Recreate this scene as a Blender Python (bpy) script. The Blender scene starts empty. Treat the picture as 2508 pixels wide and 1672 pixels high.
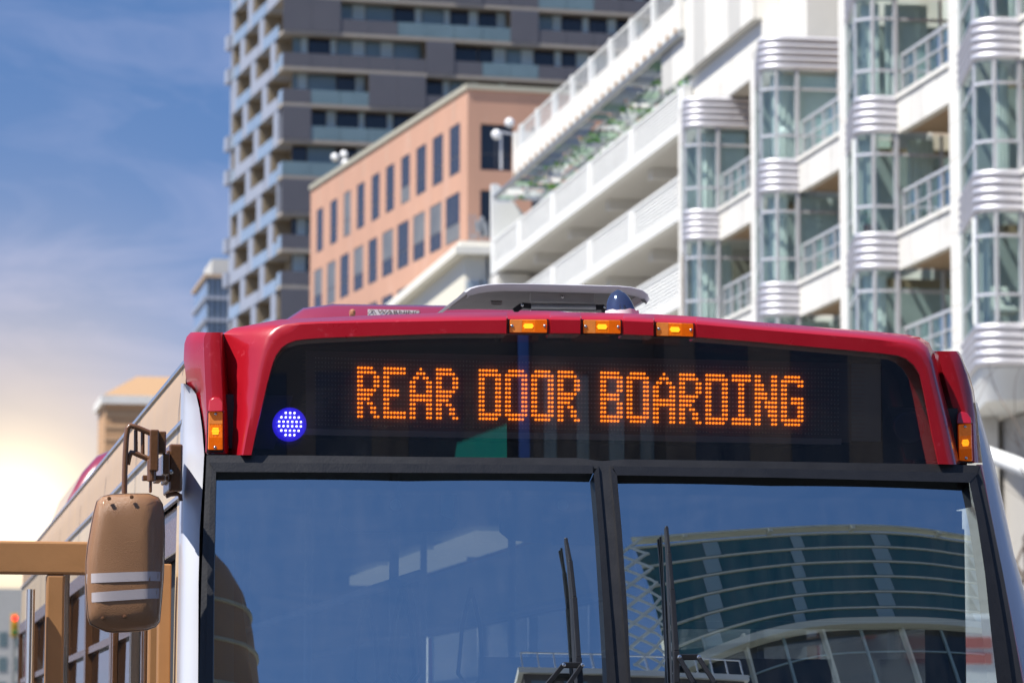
import bpy, math, random
from mathutils import Vector, Matrix
random.seed(7)
SC = bpy.context.scene
COL = SC.collection
V = Vector
# ------------------------------------------------------------------ camera
FPX, PCX, PCY = 8900.0, 1254.0, 836.0          # focal length and centre in photo pixels (2508 wide)
VPX, VPY, ROLL = -340.0, 1845.0, 0.002         # where the street runs to, in photo pixels
_Y = V((VPX-PCX, -(VPY-PCY), -FPX)).normalized()
_a, _b = math.sin(ROLL), math.cos(ROLL)
_Z = V((_a, _b, -(_a*_Y.x+_b*_Y.y)/_Y.z)).normalized()
_X = _Y.cross(_Z)
RM = Matrix((_X, _Y, _Z))                      # camera vector -> world vector
def ray(u, v):
    return RM @ V(((u-PCX)/FPX, -(v-PCY)/FPX, -1.0))
CAM = -11.4*ray(1482, 1128)
CAM.z = 1.75
cam = bpy.data.cameras.new('camera')
cam.sensor_width = 36.0
cam.lens = FPX/2508*36.0
cam.clip_start = 0.1
cam.clip_end = 6000
cam.dof.use_dof = True
cam.dof.focus_distance = 11.3
cam.dof.aperture_fstop = 6.8
cam_o = bpy.data.objects.new('camera', cam)
COL.objects.link(cam_o)
cam_o.matrix_world = Matrix.Translation(CAM) @ RM.to_4x4()
SC.camera = cam_o
def hy(u, v, y):
    d = ray(u, v); return CAM + d*((y-CAM.y)/d.y)
def hx(u, v, x):
    d = ray(u, v); return CAM + d*((x-CAM.x)/d.x)
def at(u, v, dy):
    return hy(u, v, CAM.y+dy)

# ------------------------------------------------------------------ world, sun, exposure
SUN = V((-1.0, -0.40, 1.70)).normalized()      # towards the sun: high over the left of the street
W = bpy.data.worlds.new('World'); SC.world = W; W.use_nodes = True
nt = W.node_tree; nt.nodes.clear()
def N(t, kind, **kw):
    n = t.nodes.new(kind)
    for k, val in kw.items(): setattr(n, k, val)
    return n
out = N(nt, 'ShaderNodeOutputWorld'); bg = N(nt, 'ShaderNodeBackground')
bg.inputs['Strength'].default_value = 0.088
tc = N(nt, 'ShaderNodeTexCoord')
sky = N(nt, 'ShaderNodeTexSky', sky_type='NISHITA', sun_disc=False)
sky.sun_elevation = math.asin(SUN.z)
sky.sun_rotation = math.atan2(SUN.x, SUN.y)
sky.air_density = 1.0; sky.dust_density = 0.3; sky.ozone_density = 2.5
# clear dry air: the blue begins low over the horizon
mp = N(nt, 'ShaderNodeMapping'); mp.inputs['Scale'].default_value = (1, 1, 2.6); mp.inputs['Location'].default_value = (0, 0, 0.07)
nt.links.new(tc.outputs['Generated'], mp.inputs['Vector'])
nrm = N(nt, 'ShaderNodeVectorMath', operation='NORMALIZE')
nt.links.new(mp.outputs[0], nrm.inputs[0]); nt.links.new(nrm.outputs[0], sky.inputs['Vector'])
grade = N(nt, 'ShaderNodeMix', data_type='RGBA', blend_type='MULTIPLY'); grade.inputs[0].default_value = 1.0
nt.links.new(sky.outputs[0], grade.inputs[6]); grade.inputs[7].default_value = (0.66, 0.82, 0.98, 1)
# thin cirrus, streaky, denser towards the horizon
cm = N(nt, 'ShaderNodeMapping'); cm.inputs['Scale'].default_value = (5, 5, 17); cm.inputs['Rotation'].default_value = (0.15, 0.25, 0.3)
nt.links.new(tc.outputs['Generated'], cm.inputs['Vector'])
cn = N(nt, 'ShaderNodeTexNoise'); cn.inputs['Scale'].default_value = 2.2; cn.inputs['Detail'].default_value = 9; cn.inputs['Roughness'].default_value = 0.55
cn.inputs['Distortion'].default_value = 1.3
nt.links.new(cm.outputs[0], cn.inputs['Vector'])
cr = N(nt, 'ShaderNodeMapRange'); cr.inputs[1].default_value = 0.46; cr.inputs[2].default_value = 0.82; cr.inputs[4].default_value = 0.46
nt.links.new(cn.outputs[0], cr.inputs[0])
sx = N(nt, 'ShaderNodeSeparateXYZ'); nt.links.new(tc.outputs['Generated'], sx.inputs[0])
hz = N(nt, 'ShaderNodeMapRange', interpolation_type='SMOOTHSTEP'); hz.inputs[1].default_value = 0.0; hz.inputs[2].default_value = 0.16; hz.inputs[3].default_value = 0.62; hz.inputs[4].default_value = 0.0
nt.links.new(sx.outputs[2], hz.inputs[0])
cf = N(nt, 'ShaderNodeMapRange', interpolation_type='SMOOTHSTEP'); cf.inputs[1].default_value = 0.06; cf.inputs[2].default_value = 0.34; cf.inputs[3].default_value = 1.0; cf.inputs[4].default_value = 0.12
nt.links.new(sx.outputs[2], cf.inputs[0]); cmu = N(nt, 'ShaderNodeMath', operation='MULTIPLY'); nt.links.new(cr.outputs[0], cmu.inputs[0]); nt.links.new(cf.outputs[0], cmu.inputs[1])
ca = N(nt, 'ShaderNodeMath', operation='ADD', use_clamp=True); nt.links.new(cmu.outputs[0], ca.inputs[0]); nt.links.new(hz.outputs[0], ca.inputs[1])
cmix = N(nt, 'ShaderNodeMix', data_type='RGBA'); nt.links.new(ca.outputs[0], cmix.inputs[0]); nt.links.new(grade.outputs[2], cmix.inputs[6])
cmix.inputs[7].default_value = (4.3, 4.3, 5.9, 1)
# warm sky glow added low over the street's end, standing in for lens flare
GL = ray(25, 1290).normalized()
dt = N(nt, 'ShaderNodeVectorMath', operation='DOT_PRODUCT'); nv = N(nt, 'ShaderNodeVectorMath', operation='NORMALIZE')
nt.links.new(tc.outputs['Generated'], nv.inputs[0]); nt.links.new(nv.outputs[0], dt.inputs[0]); dt.inputs[1].default_value = GL
def lobe(k, col, amp, prev, blend='ADD'):
    a = N(nt, 'ShaderNodeMath', operation='MULTIPLY_ADD'); a.inputs[1].default_value = k; a.inputs[2].default_value = -k
    nt.links.new(dt.outputs['Value'], a.inputs[0])
    e = N(nt, 'ShaderNodeMath', operation='EXPONENT'); nt.links.new(a.outputs[0], e.inputs[0])
    m = N(nt, 'ShaderNodeMath', operation='MULTIPLY'); m.inputs[1].default_value = amp; nt.links.new(e.outputs[0], m.inputs[0])
    x = N(nt, 'ShaderNodeMix', data_type='RGBA', blend_type=blend); nt.links.new(m.outputs[0], x.inputs[0])
    x.clamp_factor = False
    nt.links.new(prev, x.inputs[6]); x.inputs[7].default_value = col
    return x.outputs[2]
o_ = lobe(420, (5.4, 4.6, 3.9, 1), 0.5, cmix.outputs[2], 'MIX')
o_ = lobe(1100, (6.6, 5.0, 3.0, 1), 0.75, o_, 'MIX')
o_ = lobe(6000, (1.0, 0.85, 0.6, 1), 10.0, o_)
nt.links.new(o_, bg.inputs['Color']); nt.links.new(bg.outputs[0], out.inputs[0])

sun = bpy.data.lights.new('sun', 'SUN'); sun.energy = 4.2; sun.angle = math.radians(0.53); sun.color = (1.0, 0.95, 0.87)
sun_o = bpy.data.objects.new('sun', sun); COL.objects.link(sun_o)
sun_o.rotation_euler = SUN.to_track_quat('Z', 'Y').to_euler()
SC.view_settings.view_transform = 'Standard'; SC.view_settings.look = 'None'
SC.view_settings.exposure = 0.85; SC.view_settings.gamma = 1.0
SC.view_settings.use_curve_mapping = False
SC.cycles.use_denoising = True
SC.cycles.max_bounces = 10; SC.cycles.transparent_max_bounces = 16
SC.cycles.sample_clamp_indirect = 6.0
SC.cycles.caustics_reflective = False; SC.cycles.caustics_refractive = False

# ------------------------------------------------------------------ materials
MATS = {}
def M(name, col, rough=0.5, metal=0.0, var=0.12, vs=3.0, bump=0.0, bs=40.0, coat=0.0, emit=None, es=0.0, stretch=(1, 1, 1), rv=0.1, speck=None):
    if name in MATS: return MATS[name]
    m = bpy.data.materials.new(name); m.use_nodes = True; t = m.node_tree
    p = t.nodes['Principled BSDF']; p.inputs['Roughness'].default_value = rough; p.inputs['Metallic'].default_value = metal
    p.inputs['Coat Weight'].default_value = coat; p.inputs['Coat Roughness'].default_value = 0.04
    c = N(t, 'ShaderNodeTexCoord'); mp = N(t, 'ShaderNodeMapping'); mp.inputs['Scale'].default_value = stretch
    t.links.new(c.outputs['Object'], mp.inputs[0])
    n = N(t, 'ShaderNodeTexNoise'); n.inputs['Scale'].default_value = vs; n.inputs['Detail'].default_value = 6; n.inputs['Roughness'].default_value = 0.62
    t.links.new(mp.outputs[0], n.inputs['Vector'])
    x = N(t, 'ShaderNodeMix', data_type='RGBA')
    x.inputs[6].default_value = tuple(min(1, k*(1-var)) for k in col)+(1,); x.inputs[7].default_value = tuple(min(1, k*(1+var)) for k in col)+(1,)
    t.links.new(n.outputs[0], x.inputs[0]); t.links.new(x.outputs[2], p.inputs['Base Color'])
    r = N(t, 'ShaderNodeMapRange'); r.inputs[3].default_value = max(0.02, rough-rv*rough*2); r.inputs[4].default_value = min(1, rough+rv*rough*2)
    t.links.new(n.outputs[0], r.inputs[0]); t.links.new(r.outputs[0], p.inputs['Roughness'])
    if speck:                                      # (colour, noise scale, threshold, strength): chips, streaks and road film
        for sc_, sv, th, am in speck:
            n3 = N(t, 'ShaderNodeTexNoise'); n3.inputs['Scale'].default_value = sv; n3.inputs['Detail'].default_value = 5; n3.inputs['Roughness'].default_value = 0.7
            t.links.new(mp.outputs[0], n3.inputs['Vector'])
            r3 = N(t, 'ShaderNodeMapRange'); r3.inputs[1].default_value = th; r3.inputs[2].default_value = th+0.06; r3.inputs[4].default_value = am
            t.links.new(n3.outputs[0], r3.inputs[0])
            prev = p.inputs['Base Color'].links[0].from_socket
            x3 = N(t, 'ShaderNodeMix', data_type='RGBA'); t.links.new(r3.outputs[0], x3.inputs[0]); t.links.new(prev, x3.inputs[6]); x3.inputs[7].default_value = tuple(sc_)+(1,)
            t.links.new(x3.outputs[2], p.inputs['Base Color'])
    if bump:
        b = N(t, 'ShaderNodeBump'); b.inputs['Strength'].default_value = bump; b.inputs['Distance'].default_value = 0.01
        n2 = N(t, 'ShaderNodeTexNoise'); n2.inputs['Scale'].default_value = bs; n2.inputs['Detail'].default_value = 4
        t.links.new(mp.outputs[0], n2.inputs['Vector']); t.links.new(n2.outputs[0], b.inputs['Height']); t.links.new(b.outputs[0], p.inputs['Normal'])
    if emit:
        p.inputs['Emission Color'].default_value = tuple(emit)+(1,); p.inputs['Emission Strength'].default_value = es
    MATS[name] = m
    return m
def GLASS(name, tint, refl, rough=0.0, rcol=(1, 1, 1), wave=0.0, wscale=2.0, lift=0.75, dust=0.0):
    """thin sheet of glass: tinted see-through plus a mirror part that grows at grazing angles"""
    m = bpy.data.materials.new(name); m.use_nodes = True; t = m.node_tree; t.nodes.clear()
    o = N(t, 'ShaderNodeOutputMaterial'); mx = N(t, 'ShaderNodeMixShader'); tr = N(t, 'ShaderNodeBsdfTransparent'); g = N(t, 'ShaderNodeBsdfGlossy')
    tr.inputs[0].default_value = tuple(tint)+(1,); g.inputs['Roughness'].default_value = rough; g.inputs[0].default_value = tuple(rcol)+(1,)
    f = N(t, 'ShaderNodeLayerWeight'); f.inputs[0].default_value = 0.25
    r = N(t, 'ShaderNodeMapRange'); r.inputs[3].default_value = refl; r.inputs[4].default_value = min(1.0, refl+lift)
    t.links.new(f.outputs['Fresnel'], r.inputs[0]); t.links.new(r.outputs[0], mx.inputs[0])
    if wave:
        c = N(t, 'ShaderNodeTexCoord'); n = N(t, 'ShaderNodeTexNoise'); n.inputs['Scale'].default_value = wscale; n.inputs['Detail'].default_value = 1
        b = N(t, 'ShaderNodeBump'); b.inputs['Strength'].default_value = wave; b.inputs['Distance'].default_value = 0.02
        t.links.new(c.outputs['Object'], n.inputs['Vector']); t.links.new(n.outputs[0], b.inputs['Height']); t.links.new(b.outputs[0], g.inputs['Normal'])
    t.links.new(tr.outputs[0], mx.inputs[1]); t.links.new(g.outputs[0], mx.inputs[2]); last = mx.outputs[0]
    if dust:                                       # dried film and streaks on the outer face
        c = N(t, 'ShaderNodeTexCoord'); df = N(t, 'ShaderNodeBsdfDiffuse'); df.inputs[0].default_value = (0.55, 0.53, 0.50, 1)
        mpd = N(t, 'ShaderNodeMapping'); mpd.inputs['Scale'].default_value = (3.0, 1, 0.7); t.links.new(c.outputs['Object'], mpd.inputs[0])
        n = N(t, 'ShaderNodeTexNoise'); n.inputs['Scale'].default_value = 5.0; n.inputs['Detail'].default_value = 8; n.inputs['Roughness'].default_value = 0.7; t.links.new(mpd.outputs[0], n.inputs['Vector'])
        rr = N(t, 'ShaderNodeMapRange'); rr.inputs[1].default_value = 0.38; rr.inputs[2].default_value = 0.72; rr.inputs[4].default_value = dust; t.links.new(n.outputs[0], rr.inputs[0])
        m2 = N(t, 'ShaderNodeMixShader'); t.links.new(rr.outputs[0], m2.inputs[0]); t.links.new(last, m2.inputs[1]); t.links.new(df.outputs[0], m2.inputs[2]); last = m2.outputs[0]
    t.links.new(last, o.inputs[0])
    MATS[name] = m
    return m

# ------------------------------------------------------------------ mesh helpers
ORG = {}
def empty(name, loc, label, cat, group=None):
    o = bpy.data.objects.new(name, None); COL.objects.link(o); o.location = loc; o.empty_display_size = 0.3
    ORG[o.name] = V(loc); tag(o, label, cat, group); return o
def tag(o, label=None, cat=None, group=None, kind=None):
    if label: o['label'] = label
    if cat: o['category'] = cat
    if group: o['group'] = group
    if kind: o['kind'] = kind
    return o
class MB:
    def __init__(s, T=None): s.v = []; s.f = []; s.T = T
    def pt(s, p):
        p = V(p); s.v.append(s.T(p) if s.T else p); return len(s.v)-1
    def face(s, *p): s.f.append([s.pt(q) for q in p]); return s
    def hexa(s, c):                       # 8 corners, 0-3 bottom loop, 4-7 top loop
        i = [s.pt(q) for q in c]
        for q in ((0, 3, 2, 1), (4, 5, 6, 7), (0, 1, 5, 4), (1, 2, 6, 5), (2, 3, 7, 6), (3, 0, 4, 7)): s.f.append([i[k] for k in q])
        return s
    def box(s, x0, x1, y0, y1, z0, z1):
        return s.hexa([(x0, y0, z0), (x1, y0, z0), (x1, y1, z0), (x0, y1, z0), (x0, y0, z1), (x1, y0, z1), (x1, y1, z1), (x0, y1, z1)])
    def bar(s, a, b, w, h=None, up=(0, 0, 1)):  # rectangular bar from a to b
        a, b = V(a), V(b); d = (b-a).normalized(); h = h or w
        r = d.cross(V(up));
        if r.length < 1e-4: r = d.cross(V((1, 0, 0)))
        r.normalize(); q = r.cross(d).normalized(); r *= w/2; q *= h/2
        return s.hexa([a-r-q, a+r-q, b+r-q, b-r-q, a-r+q, a+r+q, b+r+q, b-r+q])
    def grid(s, rows, closed=False):
        n = len(rows[0]); idx = [[s.pt(p) for p in r] for r in rows]
        for i in range(len(rows)-1):
            for j in range(n if closed else n-1):
                k = (j+1) % n; s.f.append([idx[i][j], idx[i][k], idx[i+1][k], idx[i+1][j]])
        return idx
    def prism(s, poly, vec):
        vec = V(vec); a = [s.pt(p) for p in poly]; b = [s.pt(V(p)+vec) for p in poly]; n = len(poly)
        s.f.append(a[::-1]); s.f.append(b)
        for i in range(n): s.f.append([a[i], a[(i+1) % n], b[(i+1) % n], b[i]])
        return s
    def tube(s, pts, r, n=10, cap=True):
        pts = [V(p) for p in pts]; rr = r if isinstance(r, (list, tuple)) else [r]*len(pts); rings = []; up = None
        for i, p in enumerate(pts):
            d = (pts[min(i+1, len(pts)-1)]-pts[max(i-1, 0)]).normalized()
            if up is None:
                up = V((0, 0, 1)) if abs(d.z) < 0.9 else V((1, 0, 0))
            x = d.cross(up).normalized(); up = x.cross(d).normalized()
            rings.append([p+x*math.cos(2*math.pi*k/n)*rr[i]+up*math.sin(2*math.pi*k/n)*rr[i] for k in range(n)])
        idx = s.grid(rings, True)
        if cap: s.f.append(idx[0][::-1]); s.f.append(idx[-1])
        return s
    def lathe(s, c, ax, prof, n=20):      # prof: (radius, distance along axis)
        c = V(c); ax = V(ax).normalized(); u = ax.cross(V((0, 0, 1)) if abs(ax.z) < 0.9 else V((1, 0, 0))).normalized(); w = ax.cross(u)
        idx = s.grid([[c+ax*h+u*math.cos(2*math.pi*k/n)*r+w*math.sin(2*math.pi*k/n)*r for k in range(n)] for r, h in prof], True)
        s.f.append(idx[0][::-1]); s.f.append(idx[-1]); return s
    def build(s, name, mat, parent=None, smooth=0, bevel=0.0, seg=2, subd=0, kind=None, flip=True):
        me = bpy.data.meshes.new(name); o0 = ORG[parent.name] if parent else V((0, 0, 0))
        me.from_pydata([p-o0 for p in s.v], [], s.f); me.update()
        if flip:
            import bmesh
            b = bmesh.new(); b.from_mesh(me); bmesh.ops.recalc_face_normals(b, faces=b.faces); b.to_mesh(me); b.free()
        me.materials.append(MATS[mat] if isinstance(mat, str) else mat)
        o = bpy.data.objects.new(name, me); COL.objects.link(o)
        if parent: o.parent = parent
        ORG[o.name] = o0
        if smooth:
            me.polygons.foreach_set('use_smooth', [True]*len(me.polygons)); me.set_sharp_from_angle(angle=math.radians(smooth))
        if bevel:
            m = o.modifiers.new('bevel', 'BEVEL'); m.width = bevel; m.segments = seg; m.limit_method = 'ANGLE'; m.angle_limit = math.radians(40)
        if subd:
            m = o.modifiers.new('subdivision', 'SUBSURF'); m.levels = subd; m.render_levels = subd
        if kind: o['kind'] = kind
        return o
def solid(name, mat, label, cat, mb, group=None, base=None, **kw):
    """a thing that is one mesh"""
    o = mb.build(name, mat, None, **kw); return tag(o, label, cat, group)
def lerp(a, b, t): return a+(b-a)*t
def interp(pts, x):
    """piecewise linear through (x, y) pairs, going on straight past the ends"""
    for i in range(len(pts)-1):
        if x <= pts[i+1][0] or i == len(pts)-2:
            (a, b), (c, d) = pts[i], pts[i+1]; return b+(d-b)*(x-a)/(c-a)

# ================================================================== SETTING
M('asphalt', (0.05, 0.05, 0.052), 0.9, var=0.25, vs=1.5, bump=0.4, bs=60)
M('concrete', (0.36, 0.35, 0.33), 0.85, var=0.12, vs=1.2, bump=0.2, bs=30)
M('earth', (0.16, 0.15, 0.13), 0.95, var=0.2, vs=0.05)
M('road_paint', (0.75, 0.75, 0.72), 0.7, var=0.1)
XF = CAM.x+26.0                                     # building line on the right of the street
tag(MB().face((-3000, -3000, -0.02), (3000, -3000, -0.02), (3000, 3000, -0.02), (-3000, 3000, -0.02)).build('ground', 'earth'), kind='structure')
tag(MB().face((-12, -300, 0.0), (14, -300, 0.0), (14, 1500, 0.0), (-12, 1500, 0.0)).build('road', 'asphalt'), kind='structure')
tag(MB().box(14.0, XF+60, -300, 1500, -0.01, 0.13).build('pavement', 'concrete'), kind='structure')
tag(MB().box(-24, -12.0, -300, 1500, -0.01, 0.13).build('pavement_far_side', 'concrete'), kind='structure')
mb = MB()
for i in range(-8, 40):
    mb.box(2.4, 2.52, i*9, i*9+3, 0.0, 0.005)
tag(mb.build('lane_marking', 'road_paint'), kind='structure')

# ------------------------------------------------------------------ building materials
M('white_paint', (0.80, 0.80, 0.77), 0.6, var=0.05, vs=0.7, speck=(((0.62, 0.60, 0.55), 1.2, 0.60, 0.3),),  bump=0.05)
M('white_stone', (0.75, 0.73, 0.68), 0.75, var=0.10, vs=1.3, speck=(((0.55, 0.50, 0.42), 0.9, 0.58, 0.35),),  bump=0.1)
M('white_stone_grey', (0.69, 0.67, 0.63), 0.75, var=0.10, vs=1.0, bump=0.1, speck=(((0.50, 0.46, 0.40), 0.8, 0.56, 0.4),))
M('pale_concrete', (0.55, 0.54, 0.51), 0.85, var=0.10, vs=0.6, bump=0.1)
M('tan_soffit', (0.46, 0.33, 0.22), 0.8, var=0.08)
M('grey_soffit', (0.72, 0.70, 0.66), 0.85, var=0.08, vs=0.4)
M('aluminium', (0.70, 0.69, 0.73), 0.5, metal=0.7, var=0.05, vs=0.8)
M('mullion', (0.66, 0.66, 0.68), 0.35, metal=0.3, var=0.04)
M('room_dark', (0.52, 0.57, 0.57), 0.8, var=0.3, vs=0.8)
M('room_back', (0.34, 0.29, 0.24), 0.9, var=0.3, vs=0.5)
M('curtain', (0.86, 0.88, 0.85), 0.9, var=0.10, vs=2.0)
M('white_blind', (0.72, 0.80, 0.82), 0.9, var=0.05, vs=0.5)
M('dark_glass', (0.018, 0.022, 0.03), 0.06, var=0.3, vs=0.3, coat=0.3)
M('brick', (0.50, 0.285, 0.20), 0.85, var=0.13, vs=0.6, stretch=(1, 1, 0.25), speck=(((0.58, 0.38, 0.30), 0.35, 0.56, 0.3), ((0.42, 0.24, 0.17), 0.8, 0.60, 0.3)), bump=0.1, bs=8)
M('brick_glass', (0.035, 0.032, 0.036), 0.25, var=0.5, vs=0.4)
M('brick_glass_pale', (0.16, 0.155, 0.14), 0.3, var=0.6, vs=0.5)
M('brick_cap', (0.40, 0.38, 0.30), 0.6, var=0.1)
M('frame_dark', (0.10, 0.10, 0.11), 0.5)
M('tower_panel', (0.105, 0.105, 0.122), 0.6, var=0.10, vs=0.5, bump=0.05)
M('tower_slab', (0.34, 0.305, 0.265), 0.8, var=0.08, vs=0.5)
M('tower_white', (0.31, 0.335, 0.40), 0.5, var=0.08, vs=0.4)
M('tower_recess', (0.27, 0.22, 0.15), 0.85, var=0.2, vs=0.6)
M('tower_teal', (0.16, 0.23, 0.25), 0.1, var=0.25, vs=0.4, coat=0.5)
M('tower_sky_glass', (0.34, 0.41, 0.48), 0.12, var=0.2, vs=0.3, coat=0.5)
M('tower_curtain', (0.44, 0.55, 0.58), 0.5, var=0.2, vs=0.5)
M('galvanised', (0.42, 0.44, 0.45), 0.45, metal=0.7, var=0.2, vs=12)
M('leaf', (0.14, 0.42, 0.05), 0.6, var=0.4, vs=2)
M('trellis_grey', (0.50, 0.54, 0.53), 0.6, var=0.15)
M('trellis_green', (0.30, 0.42, 0.32), 0.6, var=0.2)
M('globe_white', (0.85, 0.85, 0.85), 0.25, var=0.02)
M('bark', (0.20, 0.16, 0.13), 0.95, var=0.25, vs=6, bump=0.4)
GLASS('bay_glass', (0.84, 0.95, 0.93), 0.05, lift=0.35, rcol=(0.80, 1.0, 0.98), wave=0.05, wscale=0.9)
GLASS('rail_glass', (0.76, 0.88, 0.86), 0.08, lift=0.4, rcol=(0.85, 0.97, 1.0))

# ================================================================== CONDOMINIUM (right)
ZB = [10.6+3.55*k for k in range(7)]                # undersides of the ribbed metal bands
BH = 1.0
yb = [hx(1760, 500, XF).y, hx(1955, 500, XF).y, hx(2198, 500, XF).y]
yb += [hx(2503, 500, XF).y]; yb += [yb[3]-10, yb[3]-20]
top_band = [3, 3, 6, 6, 6, 6]                       # how many storeys each bay reaches
condo = empty('condominium_building', (XF, yb[2], 0), 'white stone condominium with curved glass bays and ribbed metal bands, right of the red bus', 'building')
def bay_path(y, inner=3.0, n=7, off=0.0):
    p = [(XF+inner, y-off), (XF+1.2, y-off), (XF, y-off), (XF-0.42, y-off)]
    cx, cy, r = XF-0.42, y+0.52, 0.52
    for k in range(1, n+1):
        a = -math.pi/2-k/n*math.pi/2*0.93
        p.append((cx+math.cos(a)*(r+off), cy+math.sin(a)*(r+off)))
    p.append((XF-0.12-off, y+4.2)); return p
def sub(path, i, j): return path[i:j]
def sheet(mb, path, z0, z1):
    mb.grid([[(x, y, z0) for x, y in path], [(x, y, z1) for x, y in path]])
def strip(mb, path, z, h, t):
    """bar that follows a path in plan"""
    rows = [[], [], [], []]
    for i, (x, y) in enumerate(path):
        a = V(path[max(i-1, 0)]); b = V(path[min(i+1, len(path)-1)]); d = (b-a).normalized(); nn = V((-d.y, d.x))*(t/2)
        rows[0].append((x-nn.x, y-nn.y, z)); rows[1].append((x+nn.x, y+nn.y, z)); rows[2].append((x+nn.x, y+nn.y, z+h)); rows[3].append((x-nn.x, y-nn.y, z+h))
    mb.grid(rows+[rows[0]])
rnd = random.Random(3)
for b, y in enumerate(yb[:5]):
    P = bay_path(y)
    for k, zb in enumerate(ZB):
        if k > top_band[b]: break
        wide = (k == top_band[b])
        # ribbed metal band
        mb = MB(); rows = []; q = sub(P, 1, len(P)) if wide else sub(P, 2, len(P))
        if wide: q = [(XF+2.6, y)]+q[1:]
        nr = 5
        for i in range(nr*6+1):
            z = zb+BH*i/(nr*6); ph = (i % 6)/6
            o = 0.11*math.sqrt(max(0.0, math.sin(math.pi*ph))) if i % 6 else 0.0
            pp = bay_path(y, off=o); pp = sub(pp, 1, len(pp)) if wide else sub(pp, 2, len(pp))
            if wide: pp = [(XF+2.6, y-o)]+pp[1:]
            rows.append([(x, yy, z) for x, yy in pp])
        mb.grid(rows); inner = [(x+0.02, yy+0.25, zb) for x, yy in q]
        mb.grid([rows[0], inner]); mb.grid([rows[-1], [(a, c, zb+BH) for a, c, _ in inner]])
        band = mb.build('ribbed_band', 'aluminium', condo, smooth=50)
        if wide: continue
        # glazing of the storey above the band
        z0, z1 = zb+BH, zb+3.55
        nose = sub(P, 2, len(P))
        MB_ = MB(); sheet(MB_, [(x+0.0, yy+0.04) for x, yy in nose[:4]], z0, z1); MB_.build('pane', 'bay_glass', condo, smooth=60)
        MB_ = MB(); sheet(MB_, [(x+0.0, yy+0.04) for x, yy in nose[3:]], z0, z1); MB_.build('pane', 'bay_glass', condo, smooth=60)
        for x0, x1 in ((XF+0.05, XF+1.2), (XF+1.26, XF+2.9)):
            MB_ = MB(); MB_.face((x0, y+0.04, z0-0.6), (x1, y+0.04, z0-0.6), (x1, y+0.04, z1), (x0, y+0.04, z1)); MB_.build('pane', 'bay_glass', condo)
        for zz, hh in ((z0+0.62, 0.07), (z0+1.98, 0.07)):
            mb = MB(); strip(mb, nose, zz, hh, 0.09); mb.build('transom', 'mullion', condo, smooth=60)
            MB().box(XF+0.06, XF+2.9, y-0.02, y+0.05, zz, zz+0.07).build('transom', 'mullion', condo)
        for x, yy, w in ((XF-0.02, y, 0.11), (XF-0.62, y+0.03, 0.07), (XF+1.2, y, 0.06), (XF-0.93, y+0.52, 0.06)):
            MB().box(x-w/2, x+w/2, yy-0.06, yy+0.06, z0, z1).build('mullion', 'mullion', condo)
        # room behind and curtains
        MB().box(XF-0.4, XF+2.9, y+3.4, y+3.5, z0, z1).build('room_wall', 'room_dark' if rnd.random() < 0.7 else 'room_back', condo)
        if (b, k) in ((1, 0), (1, 1), (1, 2), (0, 2), (2, 2), (2, 3), (3, 2)):
            MB().box(XF+0.04, XF+(2.8 if b == 1 else 0.9), y+0.16, y+0.18, z0-0.5, z1-0.1).build('roller_blind', 'white_blind', condo)
        for c in range(rnd.choice((1, 2, 2, 3))):
            a = (rnd.uniform(-1.0, -0.5), rnd.uniform(-0.2, 0.6), rnd.uniform(1.0, 1.9))[c]; w = rnd.uniform(0.4, 0.95) if b < 3 else rnd.uniform(0.2, 0.5)
            rows = [[], []]
            for i in range(25):
                t = i/24; xx = XF+a+w*t; yy = y+0.45+0.05*math.sin(t*34)+max(0, -(a+w*t)-0.3)*0.5
                rows[0].append((xx, yy, z0+0.02)); rows[1].append((xx, yy, z1-0.05))
            mb = MB(); mb.grid(rows); mb.build('curtain', 'curtain', condo, smooth=60)
    # stone pier behind the bay, balconies between this bay and the next nearer pier
    pier_top = ZB[3]+BH+0.6 if b < 2 else 33.0
    py0, py1 = y+4.35, y+5.4
    n = int(pier_top/0.9)
    for i in range(n):
        MB().box(XF-0.06, XF+0.75, py0, py1, i*0.9+0.012 if i else 0.1, (i+1)*0.9).build('stone_block', 'white_stone', condo)
    MB().box(XF-0.03, XF+0.7, py0+0.03, py1-0.03, 0.1, pier_top-0.05).build('pier_core', 'pale_concrete', condo)
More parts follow.
